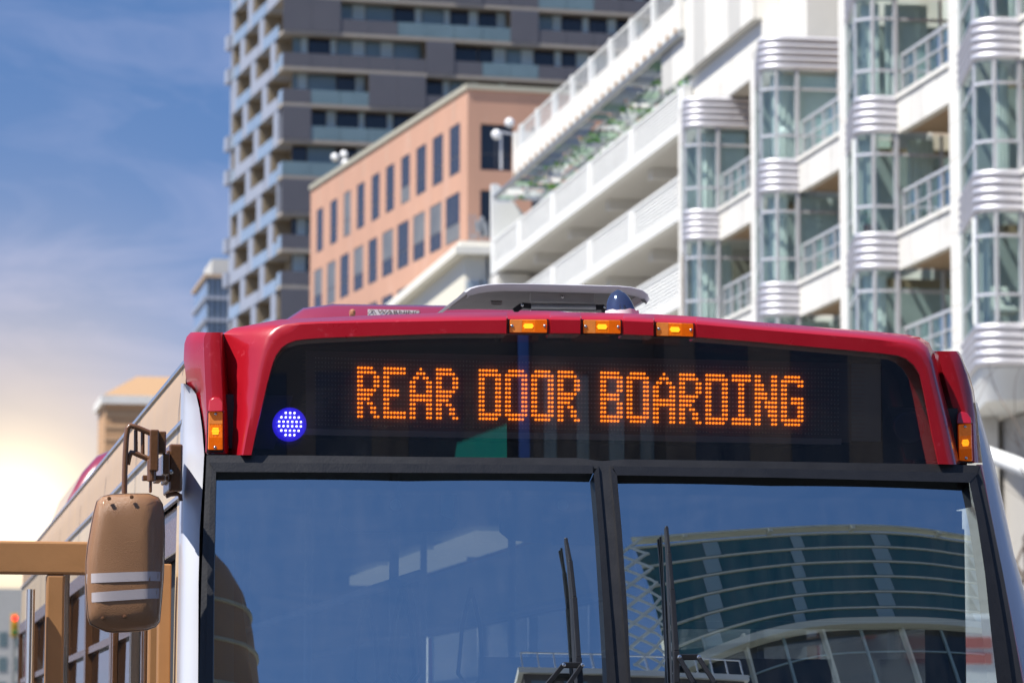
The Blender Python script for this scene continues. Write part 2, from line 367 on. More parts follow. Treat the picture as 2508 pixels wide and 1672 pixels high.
    if b < 5:
        ny = yb[b+1]+5.4                            # the next pier's far face
        for k, zb in enumerate(ZB[:top_band[b]+1]):
            if not (k == top_band[b] and b < 2):
                fb = MB().box(XF+0.03, XF+0.22, ny+0.003, y-0.09, zb+0.01, zb+BH-0.12).build('balcony_fascia', 'white_stone', condo)
                for i in range(4):
                    a_, c_ = lerp(ny+0.003, y-0.09, i/4)+0.012, lerp(ny+0.003, y-0.09, (i+1)/4)-0.012; MB().box(XF-0.004*(i % 2), XF+0.027, a_, c_, zb, zb+BH-0.123).build('stone_panel', 'white_stone' if (i+b+k) % 3 else 'white_stone_grey', fb)
                MB().box(XF-0.06, XF+0.25, ny+0.003, y-0.09, zb+BH-0.117, zb+BH).build('coping', 'white_stone', condo)
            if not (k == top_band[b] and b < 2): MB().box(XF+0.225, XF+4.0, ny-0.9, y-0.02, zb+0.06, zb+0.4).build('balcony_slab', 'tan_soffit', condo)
            if k < top_band[b]:
                L0, L1, zr = ny+0.05, y-0.25, zb+BH
                mb = MB(); mb.bar((XF+0.1, L0, zr+1.02), (XF+0.1, L1, zr+1.02), 0.07); mb.bar((XF+0.1, L0, zr+0.55), (XF+0.1, L1, zr+0.55), 0.04)
                m_ = 4
                for i in range(m_+1): yy = lerp(L0, L1, i/m_); mb.box(XF+0.075, XF+0.125, yy-0.03, yy+0.03, zr, zr+1.0)
                rail = mb.build('balcony_railing', 'mullion', condo)
                for i in range(m_):
                    a, c = lerp(L0, L1, i/m_)+0.05, lerp(L0, L1, (i+1)/m_)-0.05
                    MB().face((XF+0.14, a, zr+0.08), (XF+0.14, c, zr+0.08), (XF+0.14, c, zr+0.98), (XF+0.14, a, zr+0.98)).build('glass_panel', 'rail_glass', rail)
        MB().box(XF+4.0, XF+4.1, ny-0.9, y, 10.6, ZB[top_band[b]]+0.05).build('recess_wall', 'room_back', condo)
for i in range(36):
    MB().box(XF-0.06, XF+0.75, yb[5]+4.35, yb[5]+5.4, i*0.9+0.012 if i else 0.1, (i+1)*0.9).build('stone_block', 'white_stone', condo)
# parapet blocks over the two shorter bays, core volume behind, stone podium below
zt = ZB[3]+BH
for x0, x1, y0, y1, z0, z1 in ((XF+0.35, XF+9, yb[1]+0.35, yb[0]+5.4, zt+0.02, zt+1.6), (XF+0.12, XF+9, yb[1]+5.5, hx(1674, 400, XF).y-0.02, zt+1.6, 34.0), (XF+0.9, XF+9, yb[1]+0.4, yb[1]+5.45, zt+1.6, 34)):
    MB().box(x0, x1, y0, y1, z0, z1).build('parapet_wall', 'white_stone', condo, bevel=0.05)
for i in range(8):
    MB().box(XF+0.06, XF+0.117, yb[1]+5.5+i*1.6, yb[1]+5.5+i*1.6+1.57, zt+1.62, 26.2).build('wall_panel', 'pale_concrete' if i % 3 == 1 else 'white_stone', condo)
MB().box(XF+4.15, XF+20, yb[4]-14, yb[0]+5.4, 0.1, zt).build('core', 'pale_concrete', condo)
MB().box(XF+4.2, XF+19, yb[4]-14, yb[1]-0.5, zt, 33).build('upper_core', 'pale_concrete', condo)
M('podium', (0.40, 0.38, 0.35), 0.85, var=0.15, vs=0.7, bump=0.15)
for b in range(1, 5):
    y = yb[b]
    # rounded underside of the lowest band and the podium's recessed wall, pillars and openings
    mb = MB(); pp = bay_path(y); lo = [(x, yy, ZB[0]-0.02) for x, yy in pp[1:]]; hi = [(x+0.25, yy+0.3, ZB[0]-0.75) for x, yy in pp[1:]]
    mb.grid([lo, hi, [(XF+3, y+2, ZB[0]-0.78)]*len(lo)]); mb.build('bay_underside', 'white_paint', condo, smooth=50)
    MB().box(XF+0.9, XF+4.1, y+1.5, y+5.4, 0.1, ZB[0]-0.8).build('podium_pier', 'podium', condo, bevel=0.04)
    MB().box(XF+2.6, XF+4.1, y-3.9, y+1.49, 0.1, ZB[0]-0.3).build('podium_wall', 'podium', condo)
    MB().box(XF+2.52, XF+2.598, y-2.9, y+0.6, 3.5, 8.2).build('podium_window', 'dark_glass', condo)
    MB().box(XF+0.4, XF+4.1, y-3.9, y+5.4, ZB[0]-0.29, ZB[0]-0.04).build('podium_soffit', 'grey_soffit', condo)
    MB().box(XF+0.6, XF+2.5, y-3.9, y+1.4, 2.9, 3.3).build('podium_ledge', 'white_stone', condo, bevel=0.03)

# things standing behind the condominium's glass
def px_thing(u, v, y): return hy(u, v, y)
p = px_thing(2455, 790, yb[3]+0.9); z0 = ZB[0]+BH
ch = empty('lounge_chair', (p.x, p.y, z0), 'white padded lounge chair behind the curved glass of the lowest right bay', 'chair')
M('chair_white', (0.80, 0.80, 0.76), 0.8, var=0.05)
MB().box(p.x-0.36, p.x+0.36, p.y-0.32, p.y+0.35, z0+0.30, z0+0.45).build('seat', 'chair_white', ch, bevel=0.05)
MB().hexa([V((p.x-0.34, p.y+0.26, z0+0.40)), V((p.x+0.34, p.y+0.26, z0+0.40)), V((p.x+0.34, p.y+0.42, z0+0.40)), V((p.x-0.34, p.y+0.42, z0+0.40)),
           V((p.x-0.30, p.y+0.42, z0+1.0)), V((p.x+0.30, p.y+0.42, z0+1.0)), V((p.x+0.30, p.y+0.55, z0+1.0)), V((p.x-0.30, p.y+0.55, z0+1.0))]).build('backrest', 'chair_white', ch, bevel=0.04)
for sx_ in (-0.3, 0.3):
    for sy_ in (-0.27, 0.3):
        MB().tube([(p.x+sx_, p.y+sy_, z0), (p.x+sx_*0.95, p.y+sy_*0.95, z0+0.3)], 0.02, 8).build('leg', 'mullion', ch)
p = px_thing(1923, 330, yb[1]+0.7); z0 = ZB[2]+BH
lp = empty('table_lamp', (p.x, p.y, z0), 'cream table lamp with a domed shade behind bay window glass', 'lamp')
MB().lathe((p.x, p.y, z0), (0, 0, 1), [(0.16, 0), (0.17, 0.03), (0.05, 0.08), (0.04, 0.3), (0.12, 0.45), (0.13, 0.55), (0.04, 0.66), (0.03, 0.8)], 14).build('base', M('lamp_base', (0.55, 0.5, 0.33), 0.4), lp, smooth=50)
MB().lathe((p.x, p.y, z0+0.78), (0, 0, 1), [(0.33, 0), (0.33, 0.05), (0.30, 0.18), (0.18, 0.28), (0.05, 0.31)], 16).build('shade', 'globe_white', lp, smooth=50)
p = px_thing(2125, 545, yb[2]+0.7); z0 = ZB[1]+BH
pl = empty('potted_plant', (p.x, p.y, z0), 'small potted plant with red flowers behind bay glass', 'plant')
MB().lathe((p.x, p.y, z0), (0, 0, 1), [(0.10, 0), (0.15, 0.22), (0.16, 0.25), (0.13, 0.25)], 14).build('pot', M('pot', (0.5, 0.28, 0.18), 0.8), pl, smooth=50)
mb = MB(); mf = MB()
for i in range(60):
    a = rnd.uniform(0, 6.28); r = rnd.uniform(0.02, 0.26); z = z0+rnd.uniform(0.25, 0.58); c = V((p.x+math.cos(a)*r, p.y+math.sin(a)*r, z))
    d = V((math.cos(a), math.sin(a), rnd.uniform(-0.2, 0.8))).normalized()*0.1; s_ = d.cross(V((0, 0, 1))).normalized()*0.03
    (mf if i % 9 == 0 else mb).face(c, c+d*0.5+s_, c+d, c+d*0.5-s_)
mb.build('foliage', 'leaf', pl); mf.build('flower', M('flower', (0.6, 0.03, 0.05), 0.6), pl)

# ================================================================== PARKING GARAGE
GY0 = hx(1674, 400, XF).y; GY1 = hx(1202, 600, XF).y
garage = empty('parking_garage', (XF, GY0, 0), 'white open parking garage with louvred parapets and a planted trellis on top', 'garage')
posts = [GY0, GY0-0.0]+[hx(u, 500, XF).y for u in (1443, 1352, 1270, 1208)]
posts = [GY0+0.35, hx(1545, 500, XF).y, hx(1443, 500, XF).y, hx(1352, 500, XF).y, hx(1270, 500, XF).y, GY1-0.3]
for lv in range(4):
    zb = 22.05-2.87*lv; zt_ = zb+1.45
    MB().box(XF+0.003, XF+0.3, GY0, GY1, zb, zb+0.34).build('edge_beam', 'white_paint', garage)
    MB().box(XF+0.003, XF+0.3, GY0, GY1, zt_-0.1, zt_).build('coping', 'white_paint', garage)
    for i, yp in enumerate(posts):
        w = 0.38
        MB().box(XF, XF+0.3, max(GY0+0.004, yp-w), min(GY1-0.004, yp+w), zb+0.343, zt_-0.103).build('post', 'white_paint', garage)
        if i:
            mb = MB(); a, c = posts[i-1]+w, yp-w
            MB().box(XF+0.2, XF+0.29, a, c, zb+0.345, zt_-0.105).build('panel', 'white_paint', garage)
            for j in range(8):
                z = zb+0.37+j*0.122
                mb.hexa([(XF+0.02, a, z), (XF+0.195, a, z+0.02), (XF+0.195, c, z+0.02), (XF+0.02, c, z), (XF+0.055, a, z+0.105), (XF+0.195, a, z+0.105), (XF+0.195, c, z+0.105), (XF+0.055, c, z+0.105)])
            mb.build('louvre', 'white_paint', garage)
    MB().box(XF+0.305, XF+16, GY0, GY1, zb+0.05, zb+0.3).build('deck', 'grey_soffit', garage)
    for i, yp in enumerate(posts):
        MB().box(XF+0.7, XF+16, yp-0.25, yp+0.25, zb-0.35, zb+0.047).build('cross_beam', 'grey_soffit', garage)
    for i in (1, 3):
        MB().box(XF+3.2, XF+3.55, posts[i]-0.2, posts[i]+0.2, zb-2.55, zb-0.353).build('column', 'white_paint', garage)
MB().box(XF+16.0, XF+16.3, GY0, GY1, 0.1, 23).build('back_wall', 'pale_concrete', garage)
MB().box(XF+0.02, XF+16, GY1+0.01, GY1+0.3, 0.1, 22).build('end_wall', 'white_stone', garage)
MB().box(XF+0.05, XF+1.4, GY1-1.4, GY1-0.1, 8, 22).build('stair_pier', 'white_stone', garage)
# planted trellis: slats carried by a tube along the outer edge, under the roof parapet
TY1 = hx(1262, 330, XF).y
zs = 25.35
mb = MB(); mb.tube([(XF-0.05, GY0, zs-0.12), (XF-0.05, TY1+4.5, zs-0.12)], 0.11, 10); mb.build('edge_tube', 'galvanised', garage, smooth=50)
for xx in (0.9, 1.8, 2.7, 3.6):
    MB().box(XF+xx, XF+xx+0.09, GY0, TY1+5.5, zs-0.12, zs).build('trellis_rail', 'galvanised', garage)
ns = 66
for i in range(ns):
    y = lerp(GY0+0.1, TY1+5.5, i/ns)
    for j in range(4):
        x0 = XF+0.05+j*0.95+rnd.uniform(-0.12, 0.12); w = rnd.uniform(0.5, 0.92); d_ = rnd.uniform(-0.12, 0.06); h_ = rnd.uniform(0.12, 0.22)
        MB().hexa([(x0, y, zs-0.16+d_), (x0+w, y, zs-0.16+d_), (x0+w, y+0.2, zs-0.13+d_), (x0, y+0.2, zs-0.13+d_), (x0, y+0.05, zs-0.16+d_+h_), (x0+w, y+0.05, zs-0.16+d_+h_), (x0+w, y+0.25, zs-0.13+d_+h_), (x0, y+0.25, zs-0.13+d_+h_)]).build('slat', rnd.choice(('white_paint', 'trellis_grey', 'trellis_grey', 'trellis_green', 'galvanised')), garage)
MB().box(XF+4.05, XF+4.2, GY0, TY1+5.5, 23.6, zs+0.9).build('trellis_back_wall', 'trellis_grey', garage)
mb = MB()
for i in range(80):
    y = rnd.uniform(GY0, TY1+4); x = XF+rnd.uniform(0.5, 2.4)
    if rnd.random() < (y-GY0)/(TY1-GY0)*0.7: continue
    for j in range(16):
        c = V((x+rnd.gauss(0, 0.2), y+rnd.gauss(0, 0.08), zs-0.12+rnd.gauss(0, 0.04))); d = V((rnd.uniform(-1, 1), rnd.uniform(-1, 1), rnd.uniform(-1, 0.4))).normalized()*0.16
        s_ = d.cross(V((0.3, 0.5, 1))).normalized()*0.06
        mb.face(c, c+d*0.5+s_, c+d, c+d*0.5-s_)
mb.build('climbing_plant', 'leaf', garage, kind='stuff')
# roof parapet and railing
MB().box(XF-0.1, XF+0.25, GY0, TY1, zs+0.02, zs+1.0).build('roof_parapet', 'white_stone', garage)
for i in range(26):
    y = lerp(GY0, TY1, (i+0.5)/26)
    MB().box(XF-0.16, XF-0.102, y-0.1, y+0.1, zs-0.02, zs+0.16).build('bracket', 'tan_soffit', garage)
mb = MB(); mb.bar((XF+0.05, GY0, zs+1.95), (XF+0.05, TY1-0.6, zs+1.95), 0.06)
for i in range(90):
    y = lerp(GY0, TY1-0.6, i/89); mb.bar((XF+0.05, y, zs+1.0), (XF+0.05, y, zs+1.93), 0.025, 0.025)
mb.build('roof_railing', 'white_paint', garage)
for i in range(9):
    y = lerp(GY0+1, TY1-1.2, i/8); MB().box(XF-0.03, XF+0.15, y-0.14, y+0.14, zs+1.0, zs+2.02).build('railing_post', 'white_paint', garage)
MB().box(XF-0.1, XF+1.6, TY1-0.55, TY1-0.003, zs+1.003, zs+1.85).build('railing_end_block', 'white_stone', garage)
MB().prism([(XF-0.02, GY1-0.02, 23.52), (XF-0.02, GY1-0.02, zs+0.6), (XF+0.25, GY1-0.02, zs+0.6), (XF+2.4, GY1-0.02, 23.52)], (0, -0.35, 0)).build('end_fin', 'white_paint', garage)

# twin globe lamp at the garage corner
p = at(1243, 330, 146.0)
gl = empty('globe_lamp', (p.x, p.y, p.z), 'twin white globe lamps on an arm at the end of the garage roof parapet', 'lamp')
for u, v, r in ((1216, 330, 0.21), (1248, 301, 0.20)):
    c = hy(u, v, p.y); MB().lathe(c-V((0, 0, r)), (0, 0, 1), [(0.02, 0)]+[(r*math.sin(a), r-r*math.cos(a)) for a in [math.pi*i/8 for i in range(1, 8)]]+[(0.02, 2*r)], 16).build('globe', 'globe_white', gl, smooth=60)
mb = MB(); a = hy(1216, 322, p.y+0.02); b_ = hy(1265, 330, p.y+0.02); mb.bar(a, b_, 0.07); c = hy(1218, 331, p.y+0.05); mb.bar(hy(1227, 325, p.y+0.05), hy(1227, 415, p.y+0.05), 0.09, 0.09)
mb.build('arm', 'mullion', gl)

# ================================================================== CREAM BUILDING beyond the garage
yc = CAM.y+158
p0 = hy(1139, 600, yc); xa = p0.x; ztop = hy(1139, 592, yc).z
cream = empty('cream_building', (xa, yc, 0), 'low cream building with a moulded cornice between the brick block and the garage', 'building')
MB().box(xa, xa+14, yc, yc+60, 0, ztop-0.6).build('wall', M('cream', (0.72, 0.68, 0.57), 0.8, var=0.06), cream)
MB().box(xa-0.5, xa+14, yc-0.5, yc+60, ztop-0.6, ztop-0.25).build('cornice', M('cream_trim', (0.80, 0.77, 0.68), 0.7, var=0.05), cream)
MB().box(xa-0.25, xa+14, yc-0.25, yc+60, ztop-0.247, ztop).build('roof_edge', 'cream_trim', cream)
MB().box(xa-0.12, xa-0.002, yc+0.5, yc+60, ztop-4.4, ztop-4.0).build('string_course', 'cream_trim', cream)
for i in range(3, 10):
    yy = yc+2.5+i*5.4
    f_ = MB().box(xa-0.1, xa-0.004, yy-0.12, yy+2.12, ztop-3.9, ztop-1.3).build('window', 'cream_trim', cream)
    MB().box(xa-0.14, xa-0.102, yy, yy+2.0, ztop-3.8, ztop-1.4).build('pane', 'dark_glass', f_)
for (u0, u1, v0, v1) in ((1143, 1176, 690, 724), (1180, 1192, 690, 724)):
    a = hy(u0, v0, yc); b_ = hy(u1, v1, yc)
    f_ = MB().box(a.x-0.1, b_.x+0.1, yc-0.06, yc-0.004, b_.z-1.5, a.z+0.1).build('window', 'cream_trim', cream)
    MB().box(a.x, b_.x, yc-0.1, yc-0.062, b_.z-1.4, a.z).build('pane', 'tower_sky_glass', f_)
MB().box(hy(1192, 600, yc).x, hy(1196, 600, yc).x, yc-0.1, yc-0.003, 0, ztop-0.62).build('downpipe', 'frame_dark', cream)
# floodlights on its roof
fl = empty('roof_floodlights', (xa+1.2, yc+0.6, ztop), 'cluster of grey floodlights on the cream building roof', 'floodlight')
for i, (u, v) in enumerate(((1172, 555), (1182, 545), (1190, 560))):
    c = hy(u, v, yc+0.5)
    MB().hexa([c+V(q) for q in ((-0.08, -0.1, -0.3), (0.1, -0.15, -0.3), (0.12, 0.1, -0.25), (-0.06, 0.1, -0.25), (-0.16, -0.15, 0.22), (0.02, -0.2, 0.25), (0.04, 0.1, 0.25), (-0.14, 0.1, 0.22))]).build('lamp_head', 'galvanised', fl, bevel=0.02)
mb = MB(); mb.bar(hy(1150, 578, yc+0.6), hy(1195, 578, yc+0.6), 0.08)
for u in (1152, 1163, 1180, 1193): mb.bar(hy(u, 590, yc+0.6), hy(u, 525 if u < 1165 else 560, yc+0.6), 0.06, 0.06)
mb.build('frame', 'galvanised', fl)

# ================================================================== BRICK OFFICE BLOCK and TOWER (both turned a little from the street)
def frame_at(u, v, dy, vp):
    d = ray(vp, 1845); ey = V((d.x, d.y, 0)).normalized(); ex = V((ey.y, -ey.x, 0)); o = at(u, v, dy); o = V((o.x, o.y, 0))
    def T(p): return o+ex*p[0]+ey*p[1]+V((0, 0, p[2]))
    def along_y(u_, v_=836):            # local y where the ray through u meets local plane x=0
        r = ray(u_, v_); nrm_ = ex; t = (o-CAM).dot(nrm_)/r.dot(nrm_); return (CAM+r*t-o).dot(ey)
    def along_x(u_, v_=836):
        r = ray(u_, v_); t = (o-CAM).dot(ey)/r.dot(ey); return (CAM+r*t-o).dot(ex)
    def z_at(u_, v_, face='x'):
        r = ray(u_, v_); n_ = ex if face == 'x' else ey; t = (o-CAM).dot(n_)/r.dot(n_); return (CAM+r*t).z
    return o, T, along_y, along_x, z_at
o, T, ay, ax_, za = frame_at(1145, 400, 200.0, -1375)
brick = empty('brick_office_building', o, 'orange brick office block with tall dark windows behind the bus roof', 'building')
zt = za(1145, 219); L = ay(760, 600); Wd = 34.0
Z7 = lambda x: 450+0.5102*x
r1 = [(640, 665), (705, 733), (770, 797), (833, 863), (903, 935), (972, 1005), (1045, 1080), (1118, 1157), (1197, 1238), (1278, 1320)]
r2 = [(630, 662), (692, 726), (755, 790), (820, 858), (890, 925), (957, 1000), (1030, 1075), (1105, 1152), (1185, 1232), (1262, 1318)]
zr = [(za(1123, 301), za(1123, 423)), (za(1122, 470), za(1122, 588)), (za(1122, 640), za(1122, 757)), (za(1122, 810), za(1122, 925)), (za(1122, 978), za(1122, 1090))]
wall = MB(T); panes = []
zc = zt
for r, (zh, zl) in enumerate(zr):
    wall.box(0, 0.5, 0, L, zh, zc); zc = zl
    prev = L
    for (a, b_) in (r1 if r == 0 else r2):
        y1, y0 = ay(Z7(a), 600), ay(Z7(b_), 600)
        y1, y0 = max(y0, y1), min(y0, y1); dw = (y1-y0)*0.11; y0 -= dw; y1 += dw
        wall.box(0, 0.5, y1, prev, zl, zh); prev = y0
        panes.append((y0, y1, zl, zh))
    wall.box(0, 0.5, 0, prev, zl, zh)
wall.box(0, 0.5, 0, L, 0, zc)
wall.build('street_wall', 'brick', brick)
for y0, y1, zl, zh in panes:
    w_ = MB(T).box(0.03, 0.2, y0, y1, zl, zh).build('window', 'frame_dark', brick)
    MB(T).box(0.012, 0.028, y0+0.06, y1-0.06, zl+1.05, zh-0.06).build('pane', 'brick_glass' if rnd.random() < 0.7 else 'brick_glass_pale', w_)
    MB(T).box(0.012, 0.028, y0+0.06, y1-0.06, zl+0.08, zl+0.97).build('pane', 'brick_glass' if rnd.random() < 0.8 else 'brick_glass_pale', w_)
front = MB(T); cols = [ax_(1177, 350), ax_(1258, 350)]; cw = cols[1]-cols[0]
cwin = [(cols[0]+i*(cw*1.55), cols[1]+i*(cw*1.55)) for i in range(4)]
zq = [(za(1178, 302, 'y'), za(1178, 416, 'y')), (za(1178, 464, 'y'), za(1178, 580, 'y')), (za(1178, 632, 'y'), za(1178, 745, 'y'))]
zc = zt
for zh, zl in zq:
    front.box(0.503, Wd, 0, 0.5, zh, zc); zc = zl; prev = 0.503
    for a, b_ in cwin:
        front.box(prev, a, 0, 0.5, zl, zh); prev = b_
        w_ = MB(T).box(a, b_, 0.36, 0.44, zl, zh).build('window', 'frame_dark', brick)
        for q in range(2):
            x0, x1 = lerp(a, b_, q/2)+0.06, lerp(a, b_, (q+1)/2)-0.06
            MB(T).box(x0, x1, 0.32, 0.358, zl+1.0, zh-0.06).build('pane', 'dark_glass', w_)
            MB(T).box(x0, x1, 0.32, 0.358, zl+0.06, zl+0.92).build('pane', 'dark_glass', w_)
    front.box(prev, Wd, 0, 0.5, zl, zh)
front.box(0.503, Wd, 0, 0.5, 0, zc)
front.build('front_wall', 'brick', brick)
MB(T).box(-0.12, Wd, -0.12, L, zt, zt+0.3).build('roof_cap', 'brick_cap', brick)
MB(T).box(0.6, Wd-0.1, L-0.5, L, 0, zt-0.01).build('rear_wall', 'brick', brick)
for i in range(7):
    yv = ay(780+i*55, 700); MB(T).box(-0.006, -0.001, yv-0.04, yv+0.04, zr[0][0]+0.3, zt-0.02).build('panel_joint', 'brick_cap', brick)
c = T((0.8, ay(800, 430), zt+0.3))
rf = empty('rooftop_horns', c, 'small cluster of white round lamps on the far brick roof edge', 'lamp')
for dx, dz in ((-0.25, 1.25), (0.35, 1.45), (0.45, 0.9)):
    MB().lathe(c+V((dx, 0, dz-0.27)), (0, 0, 1), [(0.03, 0), (0.2, 0.09), (0.27, 0.27), (0.2, 0.45), (0.03, 0.54)], 12).build('lamp_head', 'globe_white', rf, smooth=60)
MB().tube([c, c+V((0.1, 0, 1.1))], 0.07, 8).build('mast', 'galvanised', rf)

# ---- tower
o, T, ay, ax_, za = frame_at(690, 400, 290.0, -1150)
tower = empty('apartment_tower', o, 'tall dark grey apartment tower with stacked balconies behind the brick block', 'building')
z0 = za(690, 72.7, 'y'); fh = 91.8/8900*290*1.0
TW, TD = 34.0, ay(574, 400)
rows = {-3: 'sdggsddgdddddd', -2: 'ssdddgggsddddd', -1: 'sgggddsddggddd', 0: 'ssddggggsddddd', 1: 'dddddsdggddddd', 2: 'dggssdggdddddd', 3: 'sgggddddsddddd', 4: 'gggdddssdddddd', 5: 'ssgggddddddddd', 6: 'ddddggdddddddd', 7: 'dddsgddddddddd', 8: 'ssdddddddddddd', 9: 'dddddddddddddd'}
mw = 2.4
for k in range(-3, 10):
    zs_ = z0-fh*k; row = rows[k]                    # slab under this storey
    MB(T).box(0.0, TW, 0.0, 1.62, zs_-0.28, zs_).build('floor_slab', 'tower_slab', tower)
    corner_open = row[0] != 's'
    for i, c in enumerate(row):
        x0, x1 = i*mw, (i+1)*mw
        if c == 's':
            MB(T).box(x0+0.01, x1-0.01, -0.06, 0.06, zs_+0.003, zs_+fh-0.283).build('solid_panel', 'tower_panel', tower)
            continue
        MB(T).box(x0+0.02, x1-0.02, 0.0, 0.05, zs_+0.03, zs_+1.15).build('balcony_guard', 'tower_panel' if c == 'd' else 'tower_teal', tower)
        split = rnd.choice((0.0, 0.5, 0.6, 0.8, 1.1))
        if x0 < 1: x0 += 1.1
        MB(T).box(x0+0.05, x1-split-0.05, 1.5, 1.56, zs_+0.05, zs_+fh-0.3).build('window', 'dark_glass' if rnd.random() < 0.75 else 'tower_teal', tower)
        if split: MB(T).box(x1-split, x1-0.05, 1.46, 1.56, zs_+0.05, zs_+fh-0.3).build('window', 'tower_curtain', tower)
    # left side of the tower
    md = TD/2.45; off = ((k*0.41) % 1.0)*md
    for m in range(-1, 4):
        y0, y1 = 1.65+m*md+off, 1.65+(m+1)*md+off; ym_ = lerp(y0, y1, 0.78)
        o0, o1 = max(1.65, y0), min(TD+1.6, ym_); s0, s1 = max(1.65, ym_), min(TD+1.6, y1); st = (k+m) % 3
        if s1-s0 > 0.3: MB(T).box(0.0, 1.6, s0, s1, zs_-0.26, zs_+fh-0.283).build('solid_wall', 'tower_white', tower)
        if o1-o0 > 0.3:
            MB(T).box(0.003, 1.6, o0, o1, zs_-0.28, zs_).build('balcony_slab', 'tower_slab', tower)
            MB(T).box(-0.05, 0.03, o0+0.05, o1-0.05, zs_-0.3, zs_+0.72).build('balcony_guard', 'tower_sky_glass' if st != 1 else 'tower_white', tower)
            MB(T).box(0.15, 1.6, o1-0.25, o1-0.003, zs_+0.003, zs_+fh-0.283).build('partition', 'tower_recess', tower)
    if k % 3 != 1:
        MB(T).box(-0.35, 1.6, TD+1.66, TD+3.2, zs_-0.3, zs_+0.9).build('end_balcony', 'tower_white', tower)
    if corner_open:
        MB(T).box(0.0, 0.05, 0.06, 1.6, zs_+0.03, zs_+1.1).build('balcony_guard', 'tower_sky_glass', tower)
MB(T).box(1.62, TW-0.02, 1.63, TD+1.6, 0, z0+fh*4).build('core_wall', 'tower_recess', tower)
MB(T).box(0.0, 0.9, TD+1.6, TD+2.2, z0-fh*9.2, z0+fh*4).build('end_pier', 'tower_white', tower)

# ---- thin distant tower and the tan block at the street's end
p = at(545, 700, 520); zt = hy(540, 672, p.y).z
far = empty('distant_glass_tower', (p.x, p.y, 0), 'small distant glass tower with a pale rooftop box, left of the dark apartment tower', 'building')
xl, xr = hy(505, 800, p.y).x, hy(575, 800, p.y).x
MB().box(xl, xr, p.y, p.y+20, 0, zt).build('wall', 'tower_sky_glass', far)
MB().box(hy(521, 640, p.y).x, xr, p.y+1, p.y+14, zt, hy(540, 632, p.y).z).build('rooftop_box', 'pale_concrete', far)
for i in range(14):
    MB().box(xl-0.4, xr, p.y-0.4, p.y+20, zt-3.2*i-0.5, zt-3.2*i).build('floor_band', 'tower_white' if i % 3 else 'tan_soffit', far)
for i in range(5):
    MB().box(lerp(xl, xr, (i+0.3)/5), lerp(xl, xr, (i+0.62)/5), p.y-0.2, p.y-0.05, zt-46, zt-0.6).build('window_column', 'dark_glass', far)
p = at(258, 1000, 390); xl = p.x
tan = empty('tan_stepped_building', (xl, p.y, 0), 'tan brick building with a white cornice rising behind the bus side', 'building')
M('tan_brick', (0.50, 0.30, 0.16), 0.85, var=0.1, vs=0.2)
zc_ = hy(258, 968, p.y).z; zr_ = hy(330, 912, p.y).z
MB().box(xl, xl+22, p.y, p.y+12, 0, zc_-0.9).build('wall', 'tan_brick', tan)
MB().box(xl-0.5, xl+22, p.y-0.5, p.y+12, zc_-0.9, zc_).build('cornice', 'white_stone', tan)
MB().hexa([(xl-0.3, p.y-0.3, zc_), (xl+22, p.y-0.3, zc_), (xl+22, p.y+12, zc_), (xl-0.3, p.y+12, zc_), (xl+3.6, p.y+4, zr_), (xl+22, p.y+4, zr_), (xl+22, p.y+9, zr_), (xl+3.6, p.y+9, zr_)]).build('roof', M('roof_tan', (0.42, 0.26, 0.14), 0.8), tan)
for i in range(12):
    MB().box(xl-0.05, xl+22, p.y-0.08, p.y-0.003, zc_-2.2-i*1.3, zc_-1.9-i*1.3).build('brick_course', M('tan_course', (0.58, 0.38, 0.22), 0.85), tan)

# ================================================================== CITY BUS
M('bus_red', (0.38, 0.0055, 0.015), 0.32, var=0.10, vs=4, coat=0.75, bump=0.02, bs=70, rv=0.3, speck=(((0.50, 0.05, 0.07), 26, 0.63, 0.5), ((0.20, 0.01, 0.015), 55, 0.66, 0.6)))
M('bus_white', (0.54, 0.56, 0.63), 0.34, var=0.05, vs=3, coat=0.4, speck=(((0.30, 0.28, 0.27), 30, 0.68, 0.5),))
M('bus_side_flare_tan', (0.66, 0.43, 0.21), 0.36, var=0.12, vs=1.5, coat=0.15, stretch=(1, 2.5, 0.25))  # lens flare's warm veil put into the side panels' colour
M('bus_side_flare_pale', (0.74, 0.56, 0.34), 0.34, var=0.12, vs=1.5, coat=0.15, stretch=(1, 2.5, 0.25))  # paler panels, with the same warm flare tint in the colour
M('chrome_trim', (0.70, 0.66, 0.62), 0.18, metal=0.9, var=0.2, vs=8)
M('rubber', (0.022, 0.022, 0.025), 0.42, var=0.35, vs=14, bump=0.08, bs=120)
M('black_gloss', (0.006, 0.006, 0.008), 0.12, var=0.2, coat=0.3)
M('black_plastic', (0.014, 0.014, 0.016), 0.35, var=0.3, vs=20, bump=0.1, bs=150)
M('flare_brown_plastic', (0.30, 0.15, 0.068), 0.38, var=0.14, vs=9, coat=0.25, bump=0.35, bs=420, speck=(((0.22, 0.11, 0.05), 34, 0.62, 0.5), ((0.52, 0.32, 0.18), 60, 0.68, 0.4)))  # black mirror housing, the warm flare painted in as brown
M('flare_brown_paint', (0.15, 0.068, 0.03), 0.26, var=0.2, vs=16, bump=0.12, bs=120, coat=0.4)  # flare warmth painted into the dark brackets, door posts and left window frames
M('reflective_tape', (0.50, 0.45, 0.46), 0.35, var=0.06, vs=30, bump=0.15, bs=600)
M('screw', (0.65, 0.65, 0.65), 0.25, metal=1.0, var=0.1)
M('amber', (0.75, 0.16, 0.003), 0.12, var=0.25, vs=60, coat=1.0, emit=(1.0, 0.19, 0.0), es=0.14, bump=0.2, bs=260, stretch=(1, 1, 0.35))
M('amber_pale', (0.62, 0.22, 0.05), 0.2, var=0.3, vs=90, coat=.6, emit=(1.0, 0.20, 0.01), es=0.10)
